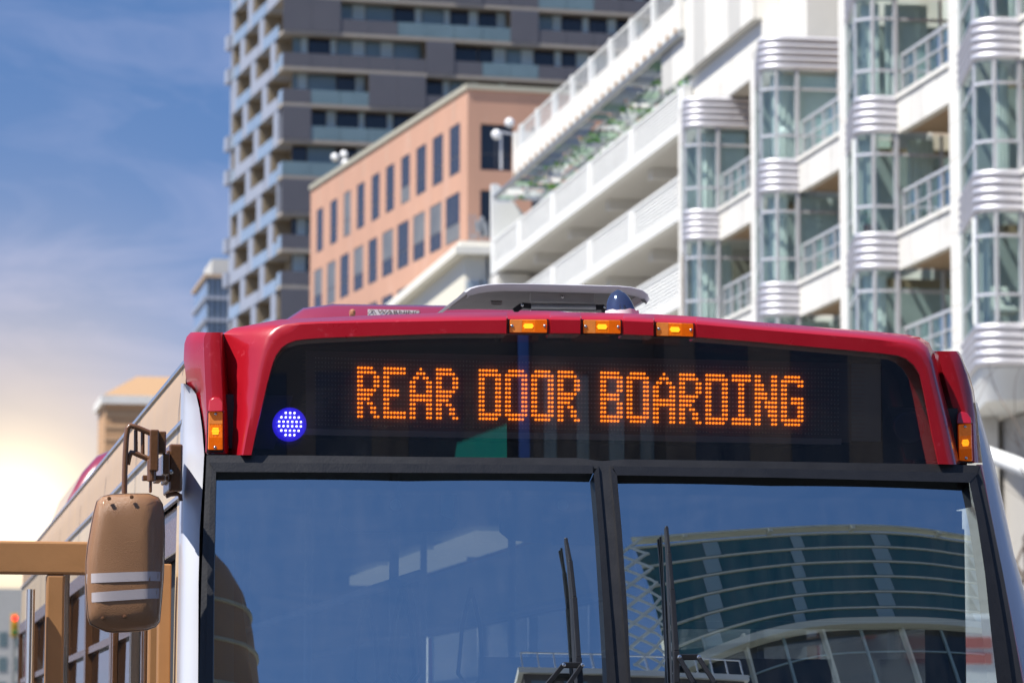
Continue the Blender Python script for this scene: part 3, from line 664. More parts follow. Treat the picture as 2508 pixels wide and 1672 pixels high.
M('amber_deep', (0.62, 0.11, 0.002), 0.2, var=0.3, vs=90, coat=.6, emit=(1.0, 0.16, 0.0), es=0.10)
M('amber_bulb', (0.9, 0.4, 0.02), 0.3, emit=(1.0, 0.40, 0.01), es=0.75)
M('led_on', (0.9, 0.3, 0.02), 0.4, emit=(1.0, 0.215, 0.008), es=1.5)
M('led_off', (0.62, 0.52, 0.48), 0.4, var=0.1)
M('led_board', (0.085, 0.062, 0.058), 0.5, var=0.2, vs=12)
M('led_shade', (0.10, 0.04, 0.02), 0.4, var=0.2)
M('blue_lens', (0.01, 0.01, 0.35), 0.15, emit=(0.03, 0.015, 0.9), es=0.6, coat=1.0)
M('blue_led', (0.8, 0.8, 1.0), 0.3, emit=(0.72, 0.70, 1.0), es=2.6)
M('blue_lens_off', (0.004, 0.004, 0.035), 0.15, coat=1.0)
M('hatch_grey', (0.48, 0.48, 0.52), 0.45, var=0.06, bump=0.03)
M('hatch_shaded', (0.15, 0.147, 0.145), 0.6, var=0.10, vs=8)  # shade under the lid put into the colour; the plastic is light grey
M('cabin_dark', (0.03, 0.034, 0.04), 0.7, var=0.2)
M('cabin_grey', (0.20, 0.23, 0.26), 0.6, var=0.15)
M('cabin_brown', (0.20, 0.10, 0.045), 0.45, var=0.15, vs=8)
M('blind', (0.012, 0.020, 0.022), 0.85, var=0.15, vs=200)
M('cabin_lamp', (0.6, 0.56, 0.42), 0.5, emit=(1.0, 0.9, 0.62), es=0.13)
M('tyre', (0.02, 0.02, 0.02), 0.9, var=0.2, vs=10)
GLASS('windscreen', (0.60, 0.70, 0.73), 0.47, rcol=(0.82, 0.94, 1.0), dust=0.022)
GLASS('sign_cover', (0.84, 0.82, 0.82), 0.27, dust=0.018)
GLASS('side_glass', (0.72, 0.76, 0.78), 0.10)
GLASS('door_glass', (0.80, 0.80, 0.80), 0.10)
ZW = 2.665                                          # height of the windscreen's upper edge
def F(x, z):
    """front of the bus: bowed in plan, windscreen raked below ZW, sign box nearly upright above"""
    d = z-ZW
    return x*x/18.0+(0.04*d if d > 0 else 0.36*d+0.09*d*d)
def fr(u, v, k=0.0):
    y = 0.0
    for _ in range(14):
        p = hy(u, v, y); y = F(p.x, p.z)+k
    return hy(u, v, y)
JA = lambda x, y: (400+0.3827*x, 650+0.3827*y)      # readings taken in enlarged views -> photo pixels
JB = lambda x, y: (1000+0.3827*x, 650+0.3827*y)
JC = lambda x, y: (1700+0.3826*x, 650+0.3826*y)
JD = lambda x, y: (0.5243*x, 850+0.5243*y)
bus = empty('city_bus', (0, 5, 0), 'red and white city bus with an amber destination sign, filling the foreground', 'bus')

# ---- arched red frame round the sign (A inner edge, B front edge, C where it meets column or roof)
st = []
def S_(A, B, C, kc, kb=-0.035): st.append((A, B, C, kc, kb))
for a, b, c, kc in (((566, 1212), (505, 1212), (428, 1212), .10), ((600, 1050), (535, 1050), (428, 1050), .10), ((635, 900), (565, 900), (425, 900), .10), ((668, 755), (597, 755), (412, 755), .10),
                    ((700, 640), (625, 620), (402, 620), .10), ((722, 580), (648, 540), (394, 520), .10), ((760, 530), (680, 455), (384, 440), .10), ((800, 503), (725, 405), (450, 400), .10),
                    ((850, 485), (790, 378), (580, 376), .09), ((920, 476), (880, 366), (750, 345), .07), ((1000, 470), (1000, 360), (1000, 334), .06), ((1400, 453), (1400, 352), (1400, 316), .06)):
    S_(JA(*a), JA(*b), JA(*c), kc)
tops = [(1100, 818, 782, 765), (1240, 818, 780, 764), (1243, 818, 780, 764), (1346, 817.5, 779, 764), (1349, 817.5, 779, 764), (1421, 818, 780, 765), (1424, 818, 780, 765), (1526, 820, 782, 767), (1529, 820, 782, 767),
        (1600, 823, 785, 769), (1603, 823, 785, 769), (1704, 827, 790, 775), (1707, 827, 790, 775), (1850, 838, 803, 788), (2000, 852, 815, 800), (2100, 861, 823, 808), (2159, 867, 829, 813)]
rec = {1243, 1346, 1424, 1526, 1603, 1704}          # recesses of the three lamps
for u, a, b, c in tops: S_((u, a), (u, b+(-1 if u in rec else 0)), (u, c), .06, .0 if u in rec else -.035)
for a, b, c, kc in (((2198, 872), (2215, 837), (2222, 819), .05), ((2218, 880), (2245, 846), (2254, 826), .05), ((2236, 895), (2266, 862), (2276, 839), .05), ((2251, 918), (2280, 890), (2289, 868), .05), ((2262, 965), (2295, 950), (2303, 930), .05), ((2280, 1060), (2318, 1045), (2330, 1035), .05), ((2297, 1136), (2338, 1137), (2350, 1135), .05)):
    S_(a, b, c, kc)
rows = []
for A, B, C, kc, kb in st:
    mx_ = lambda p, q, t: (lerp(p[0], q[0], t), lerp(p[1], q[1], t))
    kk = kb
    row = [fr(*A, .02), fr(*A, kk+.006), fr(*mx_(A, B, .06), kk), fr(*mx_(A, B, .5), kk), fr(*mx_(A, B, .9), kk), fr(*mx_(B, C, .08), kk+.006), fr(*mx_(B, C, .5), lerp(kk, kc, .62)), fr(*C, kc)]
    e = row[-1]; side = C[1] > 845 and (C[0] < 700 or C[0] > 2285)
    row.append(e+V((0, .02, 0)) if side and C[0] < 700 else (e+V((.014, .085, 0)) if side else e+V((0, .45, .03))))
    rows.append(row)
mb = MB(); mb.grid(rows); mb.build('sign_surround', 'bus_red', bus, smooth=35, bevel=0.0)

# ---- left and right red corner columns
L = [(1205, 272, 288, 408, 428), (1050, 258, 280, 398, 428), (900, 228, 276, 390, 425), (800, 195, 272, 386, 416), (755, 150, 268, 383, 412), (600, 130, 262, 376, 402), (500, 135, 258, 371, 392), (455, 150, 262, 371, 384), (428, 175, 275, 372, 383)]
rows = []
for y, a, b, c, d in L:
    ka = .10 if y > 800 else .15
    rows.append([fr(*JA(a, y), ka+.03), fr(*JA(lerp(a, b, .5), y-2), lerp(ka, .04, .62)), fr(*JA(b-8, y), .046), fr(*JA(b, y), .036), fr(*JA(b+14, y), .035), fr(*JA(lerp(b, c, .5), y), .03), fr(*JA(c-10, y), .032), fr(*JA(c, y), .04), fr(*JA(lerp(c, d, .6), y), .085), fr(*JA(d, y), .10)])
last = rows[-1]; rows.append([p+V((.03, .5, -.02)) for p in last])
mb = MB(); mb.grid(rows); mb.build('corner_column', 'bus_red', bus, smooth=50)
Rr = [(1262, 1702, 1714, 1800, 1845), (1100, 1680, 1692, 1792, 1825), (950, 1655, 1668, 1785, 1812), (800, 1612, 1625, 1762, 1790), (700, 1584, 1597, 1738, 1762), (620, 1563, 1577, 1712, 1728), (570, 1550, 1564, 1690, 1708), (548, 1545, 1558, 1672, 1690)]
rows = []
for y, a, b, c, d in Rr:
    rows.append([fr(*JC(a-34, y), .17), fr(*JC(a-10, y), .135), fr(*JC(a, y), .11), fr(*JC(b, y), .085), fr(*JC(lerp(b, c, .5), y), .075), fr(*JC(c, y), .085), fr(*JC(lerp(c, d, .6), y), .13), fr(*JC(d, y), .20)])
rows.append([p+V((0, .5, .03)) for p in rows[-1]])
mb = MB(); mb.grid(rows); mb.build('corner_column', 'bus_red', bus, smooth=50)

# ---- white pillars outside the windscreen
def ext(a, b, v): return a[0]+(b[0]-a[0])*(v-a[1])/(b[1]-a[1])
pl_r = [(939, 452), (950, 468), (965, 480), (1000, 488), (1050, 495), (1112, 500), (1191, 496), (1296, 489), (1427, 486), (1672, 485), (1900, 486), (2150, 490)]
rows = []
for v, ur in pl_r:
    ul = interp([(939, 448), (1100, 446), (1400, 442), (1672, 438), (2150, 430)], v)
    rows.append([fr(ul-5, v, .34), fr(ul, v, .20), fr(lerp(ul, ur, .12), v, .145), fr(lerp(ul, ur, .35), v, .118), fr(lerp(ul, ur, .7), v, .102), fr(ur, v, .098), fr(ur+1, v, .15)])
mb = MB(); mb.grid(rows); mb.build('white_pillar', 'bus_white', bus, smooth=60)
# red edge between white pillar and rubber on the right, then the white pillar
rows = []; rows2 = []
for v in (985, 1030, 1090, 1137, 1180, 1260, 1354, 1450, 1543, 1672, 1850, 2100):
    fo = interp([(985, 2392), (1137, 2401), (1180, 2412), (1260, 2427), (1400, 2456), (1543, 2482), (1672, 2505), (2100, 2560)], v)   # outer edge of rubber / red column
    wl = interp([(983, 2391.5), (1050, 2397), (1120, 2405), (1216, 2420), (1300, 2436), (1450, 2466), (1672, 2512), (2100, 2574)], v)
    wr = interp([(983, 2392.5), (1090, 2423), (1180, 2446), (1354, 2483), (1440, 2508), (1672, 2560), (2100, 2620)], v)
    if v >= 1137: rows.append([fr(fo-10, v, .085), fr(fo, v, .09), fr(lerp(fo, wl, .5), v, .10), fr(wl, v, .13)])
    rows2.append([fr(wl-1, v, .133), fr(lerp(wl, wr, .5), v, .16), fr(wr, v, .26), fr(wr-2, v, .36)])
mb = MB(); mb.grid(rows); mb.build('red_edge', 'bus_red', bus, smooth=60)
mb = MB(); mb.grid(rows2); mb.build('white_pillar', 'bus_white', bus, smooth=60)

# ---- rubber frame of the windscreen
def fstrip(mb, a, b, kf, kb, n=1):
    """bar on the bus front between two pixel lines: front face at kf, flanks back to kb"""
    r = [[], [], [], []]
    for (p, q) in zip(a, b):
        r[0].append(fr(*p, kb)); r[1].append(fr(*p, kf)); r[2].append(fr(*q, kf)); r[3].append(fr(*q, kb))
    mb.grid([list(x) for x in zip(*r)])
def line(p, q, n): return [(lerp(p[0], q[0], i/n), lerp(p[1], q[1], i/n)) for i in range(n+1)]
topo = [(506, 1114), (760, 1115), (1000, 1118), (1250, 1120), (1420, 1121), (1452, 1126), (1477, 1128), (1505, 1126), (1530, 1124), (1800, 1128), (2100, 1133), (2300, 1136), (2399, 1139)]
topm = [(516, 1138), (760, 1137), (1000, 1139), (1250, 1141), (1420, 1143), (1452, 1146), (1477, 1148), (1505, 1147), (1530, 1146), (1800, 1150), (2100, 1156), (2300, 1160), (2392, 1164)]
mb = MB(); fstrip(mb, topo, topm, -.012, .05)
lo = [(506, 1114), (500, 1250), (494, 1400), (487, 1672), (484, 1900), (482, 2150)]; lm = [(518, 1136), (513, 1250), (508, 1400), (503, 1672), (501, 1900), (500, 2150)]; li = [(529, 1154), (527, 1250), (524, 1400), (521, 1672), (520, 1900), (520, 2150)]
ro = [(2400, 1139), (2427, 1260), (2456, 1400), (2482, 1543), (2505, 1672), (2535, 1900), (2566, 2150)]; rm_ = [(2390, 1162), (2411, 1260), (2437, 1400), (2461, 1543), (2479, 1672), (2510, 1900), (2541, 2150)]; ri = [(2374, 1181), (2391, 1260), (2412, 1400), (2427, 1543), (2442, 1672), (2470, 1900), (2500, 2150)]
fstrip(mb, lo, lm, -.010, .06); fstrip(mb, ro, rm_, -.010, .06)
pl0 = [(1466, 1140), (1480, 1300), (1496, 1500), (1509, 1672), (1527, 1900), (1547, 2150)]; pr0 = [(1495, 1140), (1510, 1300), (1526, 1500), (1540, 1672), (1558, 1900), (1578, 2150)]
fstrip(mb, pl0, pr0, -.016, .05)
mb.build('rubber_frame', 'rubber', bus, smooth=40)
mb = MB()
fstrip(mb, [(512, 1132), (1000, 1135), (1452, 1139)], [(529, 1155), (1000, 1157), (1452, 1159)], -.028, .03)
fstrip(mb, [(1500, 1141), (1900, 1147), (2396, 1158)], [(1511, 1163), (1900, 1169), (2374, 1181)], -.028, .03)
fstrip(mb, lm, li, -.026, .03); fstrip(mb, rm_, ri, -.026, .03)
fstrip(mb, [(1454, 1159), (1466, 1300), (1478, 1500), (1487, 1672), (1503, 1900), (1520, 2150)], pl0, -.027, .03)
fstrip(mb, pr0, [(1511, 1163), (1523, 1300), (1537, 1500), (1545, 1672), (1562, 1900), (1580, 2150)], -.027, .03)
mb.build('rubber_bead', 'black_plastic', bus, smooth=40)
# ---- windscreen panes
def pane(cl, cr, name):
    rows = []
    for v in [1150+ i*62.5 for i in range(17)]:
        a, b = interp(cl, v), interp(cr, v); rows.append([fr(lerp(a, b, j/12), v+lerp(0, 24 if b > 2000 else 6, j/12), .008) for j in range(13)])
    mb = MB(); mb.grid(rows); return mb.build(name, 'windscreen', bus, smooth=80)
pane([(1150, 522), (2150, 512)], [(1150, 1460), (1672, 1495), (2150, 1528)], 'windscreen_pane')
pane([(1150, 1503), (1672, 1538), (2150, 1572)], [(1150, 2384), (1672, 2450), (2150, 2508)], 'windscreen_pane')

# ---- destination sign
gl_ = [JA(*p) for p in ((566, 1214), (600, 1050), (635, 900), (668, 755), (700, 640), (722, 580), (760, 530), (800, 503), (850, 485), (920, 476), (1000, 470), (1400, 453))]+[(t[0], t[1]) for t in tops]+[(2198, 872), (2218, 880), (2236, 895), (2251, 918), (2262, 965), (2280, 1060), (2297, 1138)]
def top_edge(u):
    pts = [q for q in gl_[0:] ]
    return pts
mb = MB(); rows = []
for A in gl_:                                       # fan of columns from the arch to the bottom line
    ub = lerp(618, 2297, (A[0]-616)/(2297-616)); vb = interp([(506, 1114), (1477, 1126), (2399, 1139)], ub)
    rows.append([fr(lerp(A[0], ub, t), lerp(A[1], vb, t), .012) for t in (0, .25, .5, .75, 1)])
mb.grid(rows); glass = mb.build('sign_glass', 'sign_cover', bus, smooth=80)
# sign box behind the glass: black walls, LED board
def sg(u, v, k=.075): return fr(u, v, k)
mb = MB()
bx = [(600, 790), (2320, 830), (2340, 1150), (590, 1130)]
rows = []
for A in gl_:
    ub = lerp(610, 2305, (A[0]-616)/(2297-616)); vb = interp([(506, 1118), (1477, 1130), (2399, 1143)], ub); a_ = (A[0]+(A[0]-1450)*.006, A[1]-6)
    rows.append([fr(lerp(a_[0], ub, t), lerp(a_[1], vb, t), .10) for t in (0, .5, 1)])
mb.grid(rows); mb.build('sign_box_back', 'black_gloss', bus, smooth=60)
PU0, PU1 = 773.0, 2061.0
def led_px(c, r):                                   # LED grid position in photo pixels: column 0-159, row 0-15
    u = PU0+8.05*c
    vt = 876+0.0*(u-773) if u < 1000 else 876
    v = interp([(773, 876.0), (1000, 881.5), (1470, 891.0), (2061, 905.0)], u)
    return u, v+r*interp([(773, 10.85), (2061, 10.55)], u)
mb = MB(); rows = []
for r in (-1.6, 7.5, 16.9):
    rows.append([sg(*led_px(c, r), .062) for c in [-3]+list(range(10, 160, 15))+[163]])
mb.grid(rows); board = mb.build('led_board', 'led_board', bus, smooth=60)
mb = MB()
for (c0, c1, r0, r1) in ((163, 172, -1.5, 16.5),):
    mb.face(sg(*led_px(c0, r0), .058), sg(*led_px(c1, r0), .058), sg(*led_px(c1, r1), .058), sg(*led_px(c0, r1), .058))
mb.build('sign_end_bracket', M('sign_bracket', (0.10, 0.12, 0.15), 0.5), bus)
mb = MB()
fstrip(mb, [led_px(-4, 15.9)]+[led_px(c, 16.0) for c in range(0, 166, 20)], [led_px(-4, 17.4)]+[led_px(c, 17.4) for c in range(0, 166, 20)], .05, .062)
mb.build('sign_rail', M('sign_rail', (0.26, 0.23, 0.23), 0.4, var=0.1), bus)
mb = MB()                                           # heater wires across the glass, one object
for r in range(17):
    fstrip(mb, [led_px(c, r-.5-.03) for c in (-4, 40, 80, 120, 167)], [led_px(c, r-.5+.05) for c in (-4, 40, 80, 120, 167)], .0135, .0145)
mb.build('heater_wires', 'led_shade', bus, kind='stuff')
FONT = {
'R': ['11111..', '111111.', '11...11', '11...11', '11...11', '111111.', '11111..', '1111...', '11.11..', '11..11.', '11..11.', '11...11'],
'E': ['1111111', '1111111', '11.....', '11.....', '11.....', '11111..', '11111..', '11.....', '11.....', '11.....', '1111111', '1111111'],
'A': ['...1...', '..111..', '.11.11.', '11...11', '11...11', '11...11', '1111111', '1111111', '11...11', '11...11', '11...11', '11...11'],
'D': ['111111.', '1111111', '11...11', '11...11', '11...11', '11...11', '11...11', '11...11', '11...11', '11...11', '1111111', '111111.'],
'O': ['.11111.', '1111111', '11...11', '11...11', '11...11', '11...11', '11...11', '11...11', '11...11', '11...11', '1111111', '.11111.'],
'B': ['111111.', '1111111', '11...11', '11...11', '11...11', '111111.', '111111.', '11...11', '11...11', '11...11', '1111111', '111111.'],
'I': ['111111', '111111', '..11..', '..11..', '..11..', '..11..', '..11..', '..11..', '..11..', '..11..', '111111', '111111'],
'N': ['11...11', '11...11', '111..11', '111..11', '1111.11', '1111.11', '11.1111', '11.1111', '11..111', '11..111', '11...11', '11...11'],
'G': ['.11111.', '1111111', '11...11', '11.....', '11.....', '11.1111', '11.1111', '11...11', '11...11', '11...11', '1111111', '.11111.']}
lit = set(); c0 = 13
for ch_ in 'REAR DOOR BOARDING':
    if ch_ == ' ': c0 += 5; continue
    g = FONT[ch_]
    for r, s_ in enumerate(g):
        for c, q in enumerate(s_):
            if q == '1': lit.add((c0+c, r+2))
    c0 += len(g[0])+1
on, off = MB(), MB()
for r in range(16):
    for c in range(160):
        p = sg(*led_px(c, r), .056); L_ = (c, r) in lit; q = on if L_ else off; rad = .0038 if L_ else .0017
        q.lathe(p, (0, -1, 0.02), [(rad, -.003), (rad, .004), (rad*.5, .006)] if L_ else [(rad, -.002), (rad*.7, .001)], 6 if L_ else 4)
on.build('lit_leds', 'led_on', bus, kind='stuff', flip=False); off.build('unlit_leds', 'led_off', bus, kind='stuff', flip=False)
# ---- round blue lamps behind the sign glass
def blue_lamp(u, v, litup):
    c = fr(u, v, .034); R_ = .050
    body = MB().lathe(c, (0, -1, .02), [(R_*1.05, -.03), (R_*1.05, 0), (R_*.98, .004), (R_*.9, .004), (R_*.88, .001)], 28).build('blue_lamp', 'blue_lens' if litup else 'blue_lens_off', bus, smooth=50)
    if not litup: return
    rowsx = {-3: (-1, 0, 1), -2: (-2, -1, 0.0, 1, 2), -1: (-2.5, -1.5, -.5, .5, 1.5, 2.5), 0: (-2.5, -1.5, -.5, .5, 1.5, 2.5), 1: (-2, -1, 0, 1, 2), 2: (-1, 0, 1)}
    me = None
    for r, xs in rowsx.items():
        for x in xs:
            q = c+V((x*.0136, -.005, -(r+.5)*.0138))
            MB().lathe(q, (0, -1, .02), [(.0036, -.002), (.0034, .002), (.0016, .0035)], 8).build('lamp_led', 'blue_led', body, smooth=60)
blue_lamp(710, 1038, True); blue_lamp(2226, 1046, False)

# ---- amber marker lamps
def marker(pts, k, vertical=False):
    """rectangular lens from four pixel corners (tl, tr, br, bl)"""
    f = [fr(*p, k) for p in pts]; b = [fr(*p, k+.03) for p in pts]
    lens = MB().hexa([b[3], b[2], f[2], f[3], b[0], b[1], f[1], f[0]]).build('marker_lamp', 'amber', bus, bevel=.003)
    c = sum(f, V())/4; ex = (f[1]-f[0])/2; ez = (f[0]-f[3])/2
    rim = MB(); o_ = [c+(q-c)*1.10+V((0, .009, 0)) for q in f]; i_ = [c+(q-c)*1.0+V((0, .009, 0)) for q in f]
    rim.grid([o_+[o_[0]], i_+[i_[0]]]); rim.grid([o_+[o_[0]], [q+V((0, .02, 0)) for q in o_+[o_[0]]]]); rim.build('lamp_gasket', 'black_plastic', lens)
    for lo_, hi_, mt in ((-.98, -.36, 'amber_pale'), (.36, .98, 'amber_deep')):
        a_ = (ez if vertical else ex); b_ = (ex if vertical else ez)
        if vertical: lo_, hi_ = -hi_, -lo_
        q_ = [c+a_*lo_-b_*.94, c+a_*hi_-b_*.94, c+a_*hi_+b_*.94, c+a_*lo_+b_*.94]
        MB().prism([x_+V((0, -.0008, 0)) for x_ in q_], (0, .003, 0)).build('lens_segment', mt, lens)
    bm = MB(); hw = .13 if vertical else .16; hh = .055 if vertical else .12
    for i in range(5):
        t = (i-2)*(.075 if vertical else .2); w_ = 1-.12*abs(i-2)
        if vertical: q = c-ez*.02+ez*t; bm.hexa([q+ex*x*.55*w_+ez*z*.028+V((0, y, 0)) for z, y, x in ((-1, -.0012, -1), (-1, -.0012, 1), (-1, .004, 1), (-1, .004, -1), (1, -.0012, -1), (1, -.0012, 1), (1, .004, 1), (1, .004, -1))])
        else: q = c+ez*t*.75; bm.hexa([q+ex*x*.28*w_+ez*z*.075+V((0, y, 0)) for z, y, x in ((-1, -.0012, -1), (-1, -.0012, 1), (-1, .004, 1), (-1, .004, -1), (1, -.0012, -1), (1, -.0012, 1), (1, .004, 1), (1, .004, -1))])
    bm.build('bulb', 'amber_bulb', lens)
    for sgn in (-1, 1):
        q = c+(ez*sgn*.88 if vertical else ex*sgn*.88)
        MB().lathe(q, (0, -1, 0), [(.0055, -.003), (.0055, .002), (.003, .004)], 10).build('screw', 'screw', lens, smooth=50)
marker([(1249, 782), (1340, 782), (1340, 815), (1248, 814)], -.012)
marker([(1429, 783), (1520, 784), (1520, 817), (1429, 816)], -.012)
marker([(1608, 789), (1698, 792), (1698, 824), (1608, 822)], -.012)
marker([(511, 1008), (545, 1008), (546, 1101), (509, 1101)], .012, True)
marker([(2347, 1039), (2379, 1037), (2382, 1129), (2350, 1127)], .058, True)
# red hoods over the corner lamps
for pts, k0, k1 in (([(509, 1008), (547, 1008), (546, 985), (538, 973), (522, 972), (512, 980)], .0, .05), ([(2343, 1037), (2381, 1037), (2378, 1022), (2368, 1010), (2352, 1007), (2344, 1014)], .045, .10)):
    f = [fr(*p, k0 if i < 2 else k0+.02) for i, p in enumerate(pts)]; mb = MB(); a = [mb.pt(p) for p in f]; b = [mb.pt(fr(*p, k1)) for p in pts]; mb.f.append(a)
    for i in range(len(a)): mb.f.append([a[i], a[(i+1) % len(a)], b[(i+1) % len(a)], b[i]])
    mb.build('lamp_hood', 'bus_red', bus, bevel=.004, smooth=50)
for (tl, tr, br, bl), k in ((((506, 1004), (551, 1004), (553, 1110), (503, 1110)), .03), (((2340, 1034), (2385, 1032), (2389, 1134), (2344, 1134)), .074)):
    MB().hexa([fr(*q, k+.03) for q in (bl, br)]+[fr(*br, k), fr(*bl, k)]+[fr(*q, k+.03) for q in (tl, tr)]+[fr(*tr, k), fr(*tl, k)]).build('lamp_plinth', 'bus_red', bus, bevel=.006)

# ---- body: sides, roof, floor, tail
ZRF = 3.075
BL = 12.2
def side_x(z): return interp([(.3, 1.285), (1.0, 1.305), (2.0, 1.305), (2.7, 1.295), (2.95, 1.285), (3.02, 1.27)], z)
def side_sheet(sgn, z0, z1, y1, y0=None, off=0.0, nz=2, ny=10):
    mb = MB(); rows = []
    for i in range(nz+1):
        z = lerp(z0, z1, i/nz); a = (F(1.25, z)+.28) if y0 is None else y0
        rows.append([(sgn*(side_x(z)+off), lerp(a, y1, j/ny), z) for j in range(ny+1)])
    mb.grid(rows); return mb
WT, WB = 2.56, 1.25
side_sheet(-1, 2.80, 3.0, BL, nz=4).build('roof_edge_panel', 'bus_side_flare_tan', bus, smooth=60)
side_sheet(-1, WT+.003, 2.797, BL, nz=3).build('side_panel', 'bus_side_flare_pale', bus, smooth=60)
side_sheet(-1, .3, WB, BL, y0=1.62, nz=4).build('lower_side_panel', 'bus_white', bus, smooth=60)
side_sheet(-1, .3, WT, F(1.25, 2.0)+.62, nz=6, ny=3).build('front_side_panel', 'bus_side_flare_pale', bus, smooth=60)
side_sheet(1, WT+.003, 3.0, BL, nz=4).build('side_panel', 'bus_red', bus, smooth=60)
side_sheet(1, .3, 1.15, BL, nz=4).build('lower_side_panel', 'bus_white', bus, smooth=60)
mb = MB()
for z in (3.004, 2.800, 2.562): mb.bar((-side_x(z)-.004, .35, z), (-side_x(z)-.004, BL, z), .012, .012)
mb.build('trim_strip', 'chrome_trim', bus)
for y in (.55, 2.4, 4.2, 6.0, 7.8, 9.6):
    side_sheet(-1, 2.57, 2.99, y+.012, y0=y, off=.003, nz=3, ny=1).build('panel_seam', 'black_plastic', bus)
ys = [1.62, 3.3, 4.98, 6.66, 8.34, 10.0, 12.0]
for i in range(6):
    for sgn in (-1, 1):
        a, b = ys[i]+.06, ys[i+1]-.06
        if sgn == 1 and i == 0: a = .55
        w_ = side_sheet(sgn, WB+.05, WT-.05, b, y0=a, off=-.012, nz=4, ny=2).build('side_window', 'side_glass', bus, smooth=60)
        mb = MB()
        for z0, z1, q0, q1 in ((WB, WB+.06, a-.06, b+.06), (WT-.06, WT, a-.06, b+.06), (WB+.06, WT-.06, a-.06, a), (WB+.06, WT-.06, b, b+.06)):
            x0 = side_x((z0+z1)/2); mb.box(sgn*x0-.015, sgn*x0+.015, q0+.001, q1-.001, z0, z1)
        mb.bar((sgn*(side_x(2.2)), a, 2.2), (sgn*side_x(2.2), b, 2.2), .02, .03); mb.build('window_frame', 'flare_brown_paint' if sgn < 0 else 'rubber', w_)
# roof shell
mb = MB(); rows = []
prof = [(-1.27, 3.015), (-1.22, 3.035), (-1.0, 3.055), (-.5, 3.075), (0, 3.085), (.5, 3.075), (1.0, 3.055), (1.22, 3.035), (1.27, 3.0)]
for y in (.5, 2, 4, 6, 8, 10, BL): rows.append([(x, y, z-.02) for x, z in prof])
mb.grid(rows); mb.build('roof', M('roof_grey', (0.30, 0.30, 0.31), 0.6), bus, smooth=60)
MB().box(-1.2, 1.2, .45, BL-.1, 2.88, 2.9).build('ceiling', 'cabin_grey', bus)
MB().box(-1.235, -1.20, .42, 1.62, 1.9, 2.88).build('cabin_lining', 'cabin_dark', bus)
MB().box(1.2, 1.235, .30, .56, 1.2, 2.88).build('cabin_lining', 'cabin_dark', bus)
MB().box(1.236, 1.262, .57, BL-.1, 2.5, 2.88).build('cabin_lining', 'cabin_grey', bus)
MB().box(-1.262, -1.236, 1.63, BL-.1, 2.5, 2.88).build('cabin_lining', 'cabin_grey', bus)
MB().box(-1.24, 1.24, BL-.14, BL-.11, .4, 2.88).build('cabin_lining', 'cabin_grey', bus)
MB().box(-1.2, 1.2, .16, .44, 2.70, 2.87).build('header_lining', 'cabin_dark', bus)
MB().box(-1.22, 1.22, .1, BL-.1, .36, .40).build('floor', 'cabin_dark', bus)
MB().box(-1.27, 1.27, BL-.05, BL, .3, 3.03).build('tail_panel', 'bus_red', bus, bevel=.04)
# lower front and bumper (below the picture)
rows = []
for z in (.32, .55, .8, 1.05, 1.26): rows.append([(x, F(x, 1.3)+(.25*(abs(x)/1.3)**6)-.03*(z < .6), z) for x in [-1.3+i*.2 for i in range(14)]])
mb = MB(); mb.grid(rows); mb.build('front_panel', 'bus_red', bus, smooth=60)
for y in (2.6, 9.3):
    for sgn in (-1, 1):
        w_ = MB().lathe((sgn*1.0, y, .48), (sgn, 0, 0), [(.3, 0), (.46, .02), (.48, .08), (.48, .22), (.45, .27), (.3, .27)], 28).build('wheel', 'tyre', bus, smooth=50)
        MB().lathe((sgn*1.2, y, .48), (sgn, 0, 0), [(.29, .0), (.29, .065), (.2, .05), (.12, .09), (.05, .1)], 24).build('rim', 'chrome_trim', w_, smooth=50)

# ---- open front door leaf, standing out from the kerb side
yd = .66
d0 = hy(-70, 1322, yd); d1 = hy(404, 1326, yd); zt = d0.z; zg = hy(60, 1405, yd).z
M('door_frame_flare_tan', (0.40, 0.20, 0.08), 0.4, var=0.15, vs=6, bump=.05)  # golden tan is lens flare put into the frame's colour
door = MB(); x0, x1 = d0.x, d1.x
door.box(x0, x1, yd, yd+.05, zg, zt); door.box(x0, x0+.07, yd+.002, yd+.048, .45, zg); xm = hy(135, 1500, yd).x
door.box(xm-.03, xm+.03, yd+.002, yd+.048, .45, zg); door.box(x0+.07, xm-.03, yd+.002, yd+.048, .45, .6); door.box(xm+.03, x1, yd+.003, yd+.047, .45, .6); door.box(x1-.05, x1, yd+.002, yd+.048, .6, zg)
leaf_ = door.build('door_leaf', 'door_frame_flare_tan', bus, bevel=.008)
for a, b in ((x0+.07, xm-.03), (xm+.03, x1-.05)):
    MB().face((a, yd+.025, .6), (b, yd+.025, .6), (b, yd+.025, zg), (a, yd+.025, zg)).build('pane', 'door_glass', leaf_)
MB().tube([(xm-.08, yd-.03, .8), (xm-.08, yd-.03, zg-.05)], .014, 10).build('grab_rail', 'chrome_trim', leaf_, smooth=60)
for u, w, m_ in ((160, .02, 'chrome_trim'), (282, .02, 'flare_brown_paint'), (330, .035, 'chrome_trim'), (362, .03, 'flare_brown_paint'), (398, .03, 'flare_brown_paint')):
    q = hy(u, 1600, .95); MB().box(q.x-w/2, q.x+w/2, .93, .97, .4, 2.35).build('door_post', m_, bus, bevel=.004)
MB().box(-1.285, -1.25, .62, 1.6, 2.40, 2.557).build('door_header', 'flare_brown_paint', bus, bevel=.006)
mb = MB(); q = hy(402, 1500, .42)
mb.box(q.x-.02, q.x+.02, .40, .46, .4, 2.35); mb.build('door_jamb', 'door_frame_flare_tan', bus, bevel=.004)

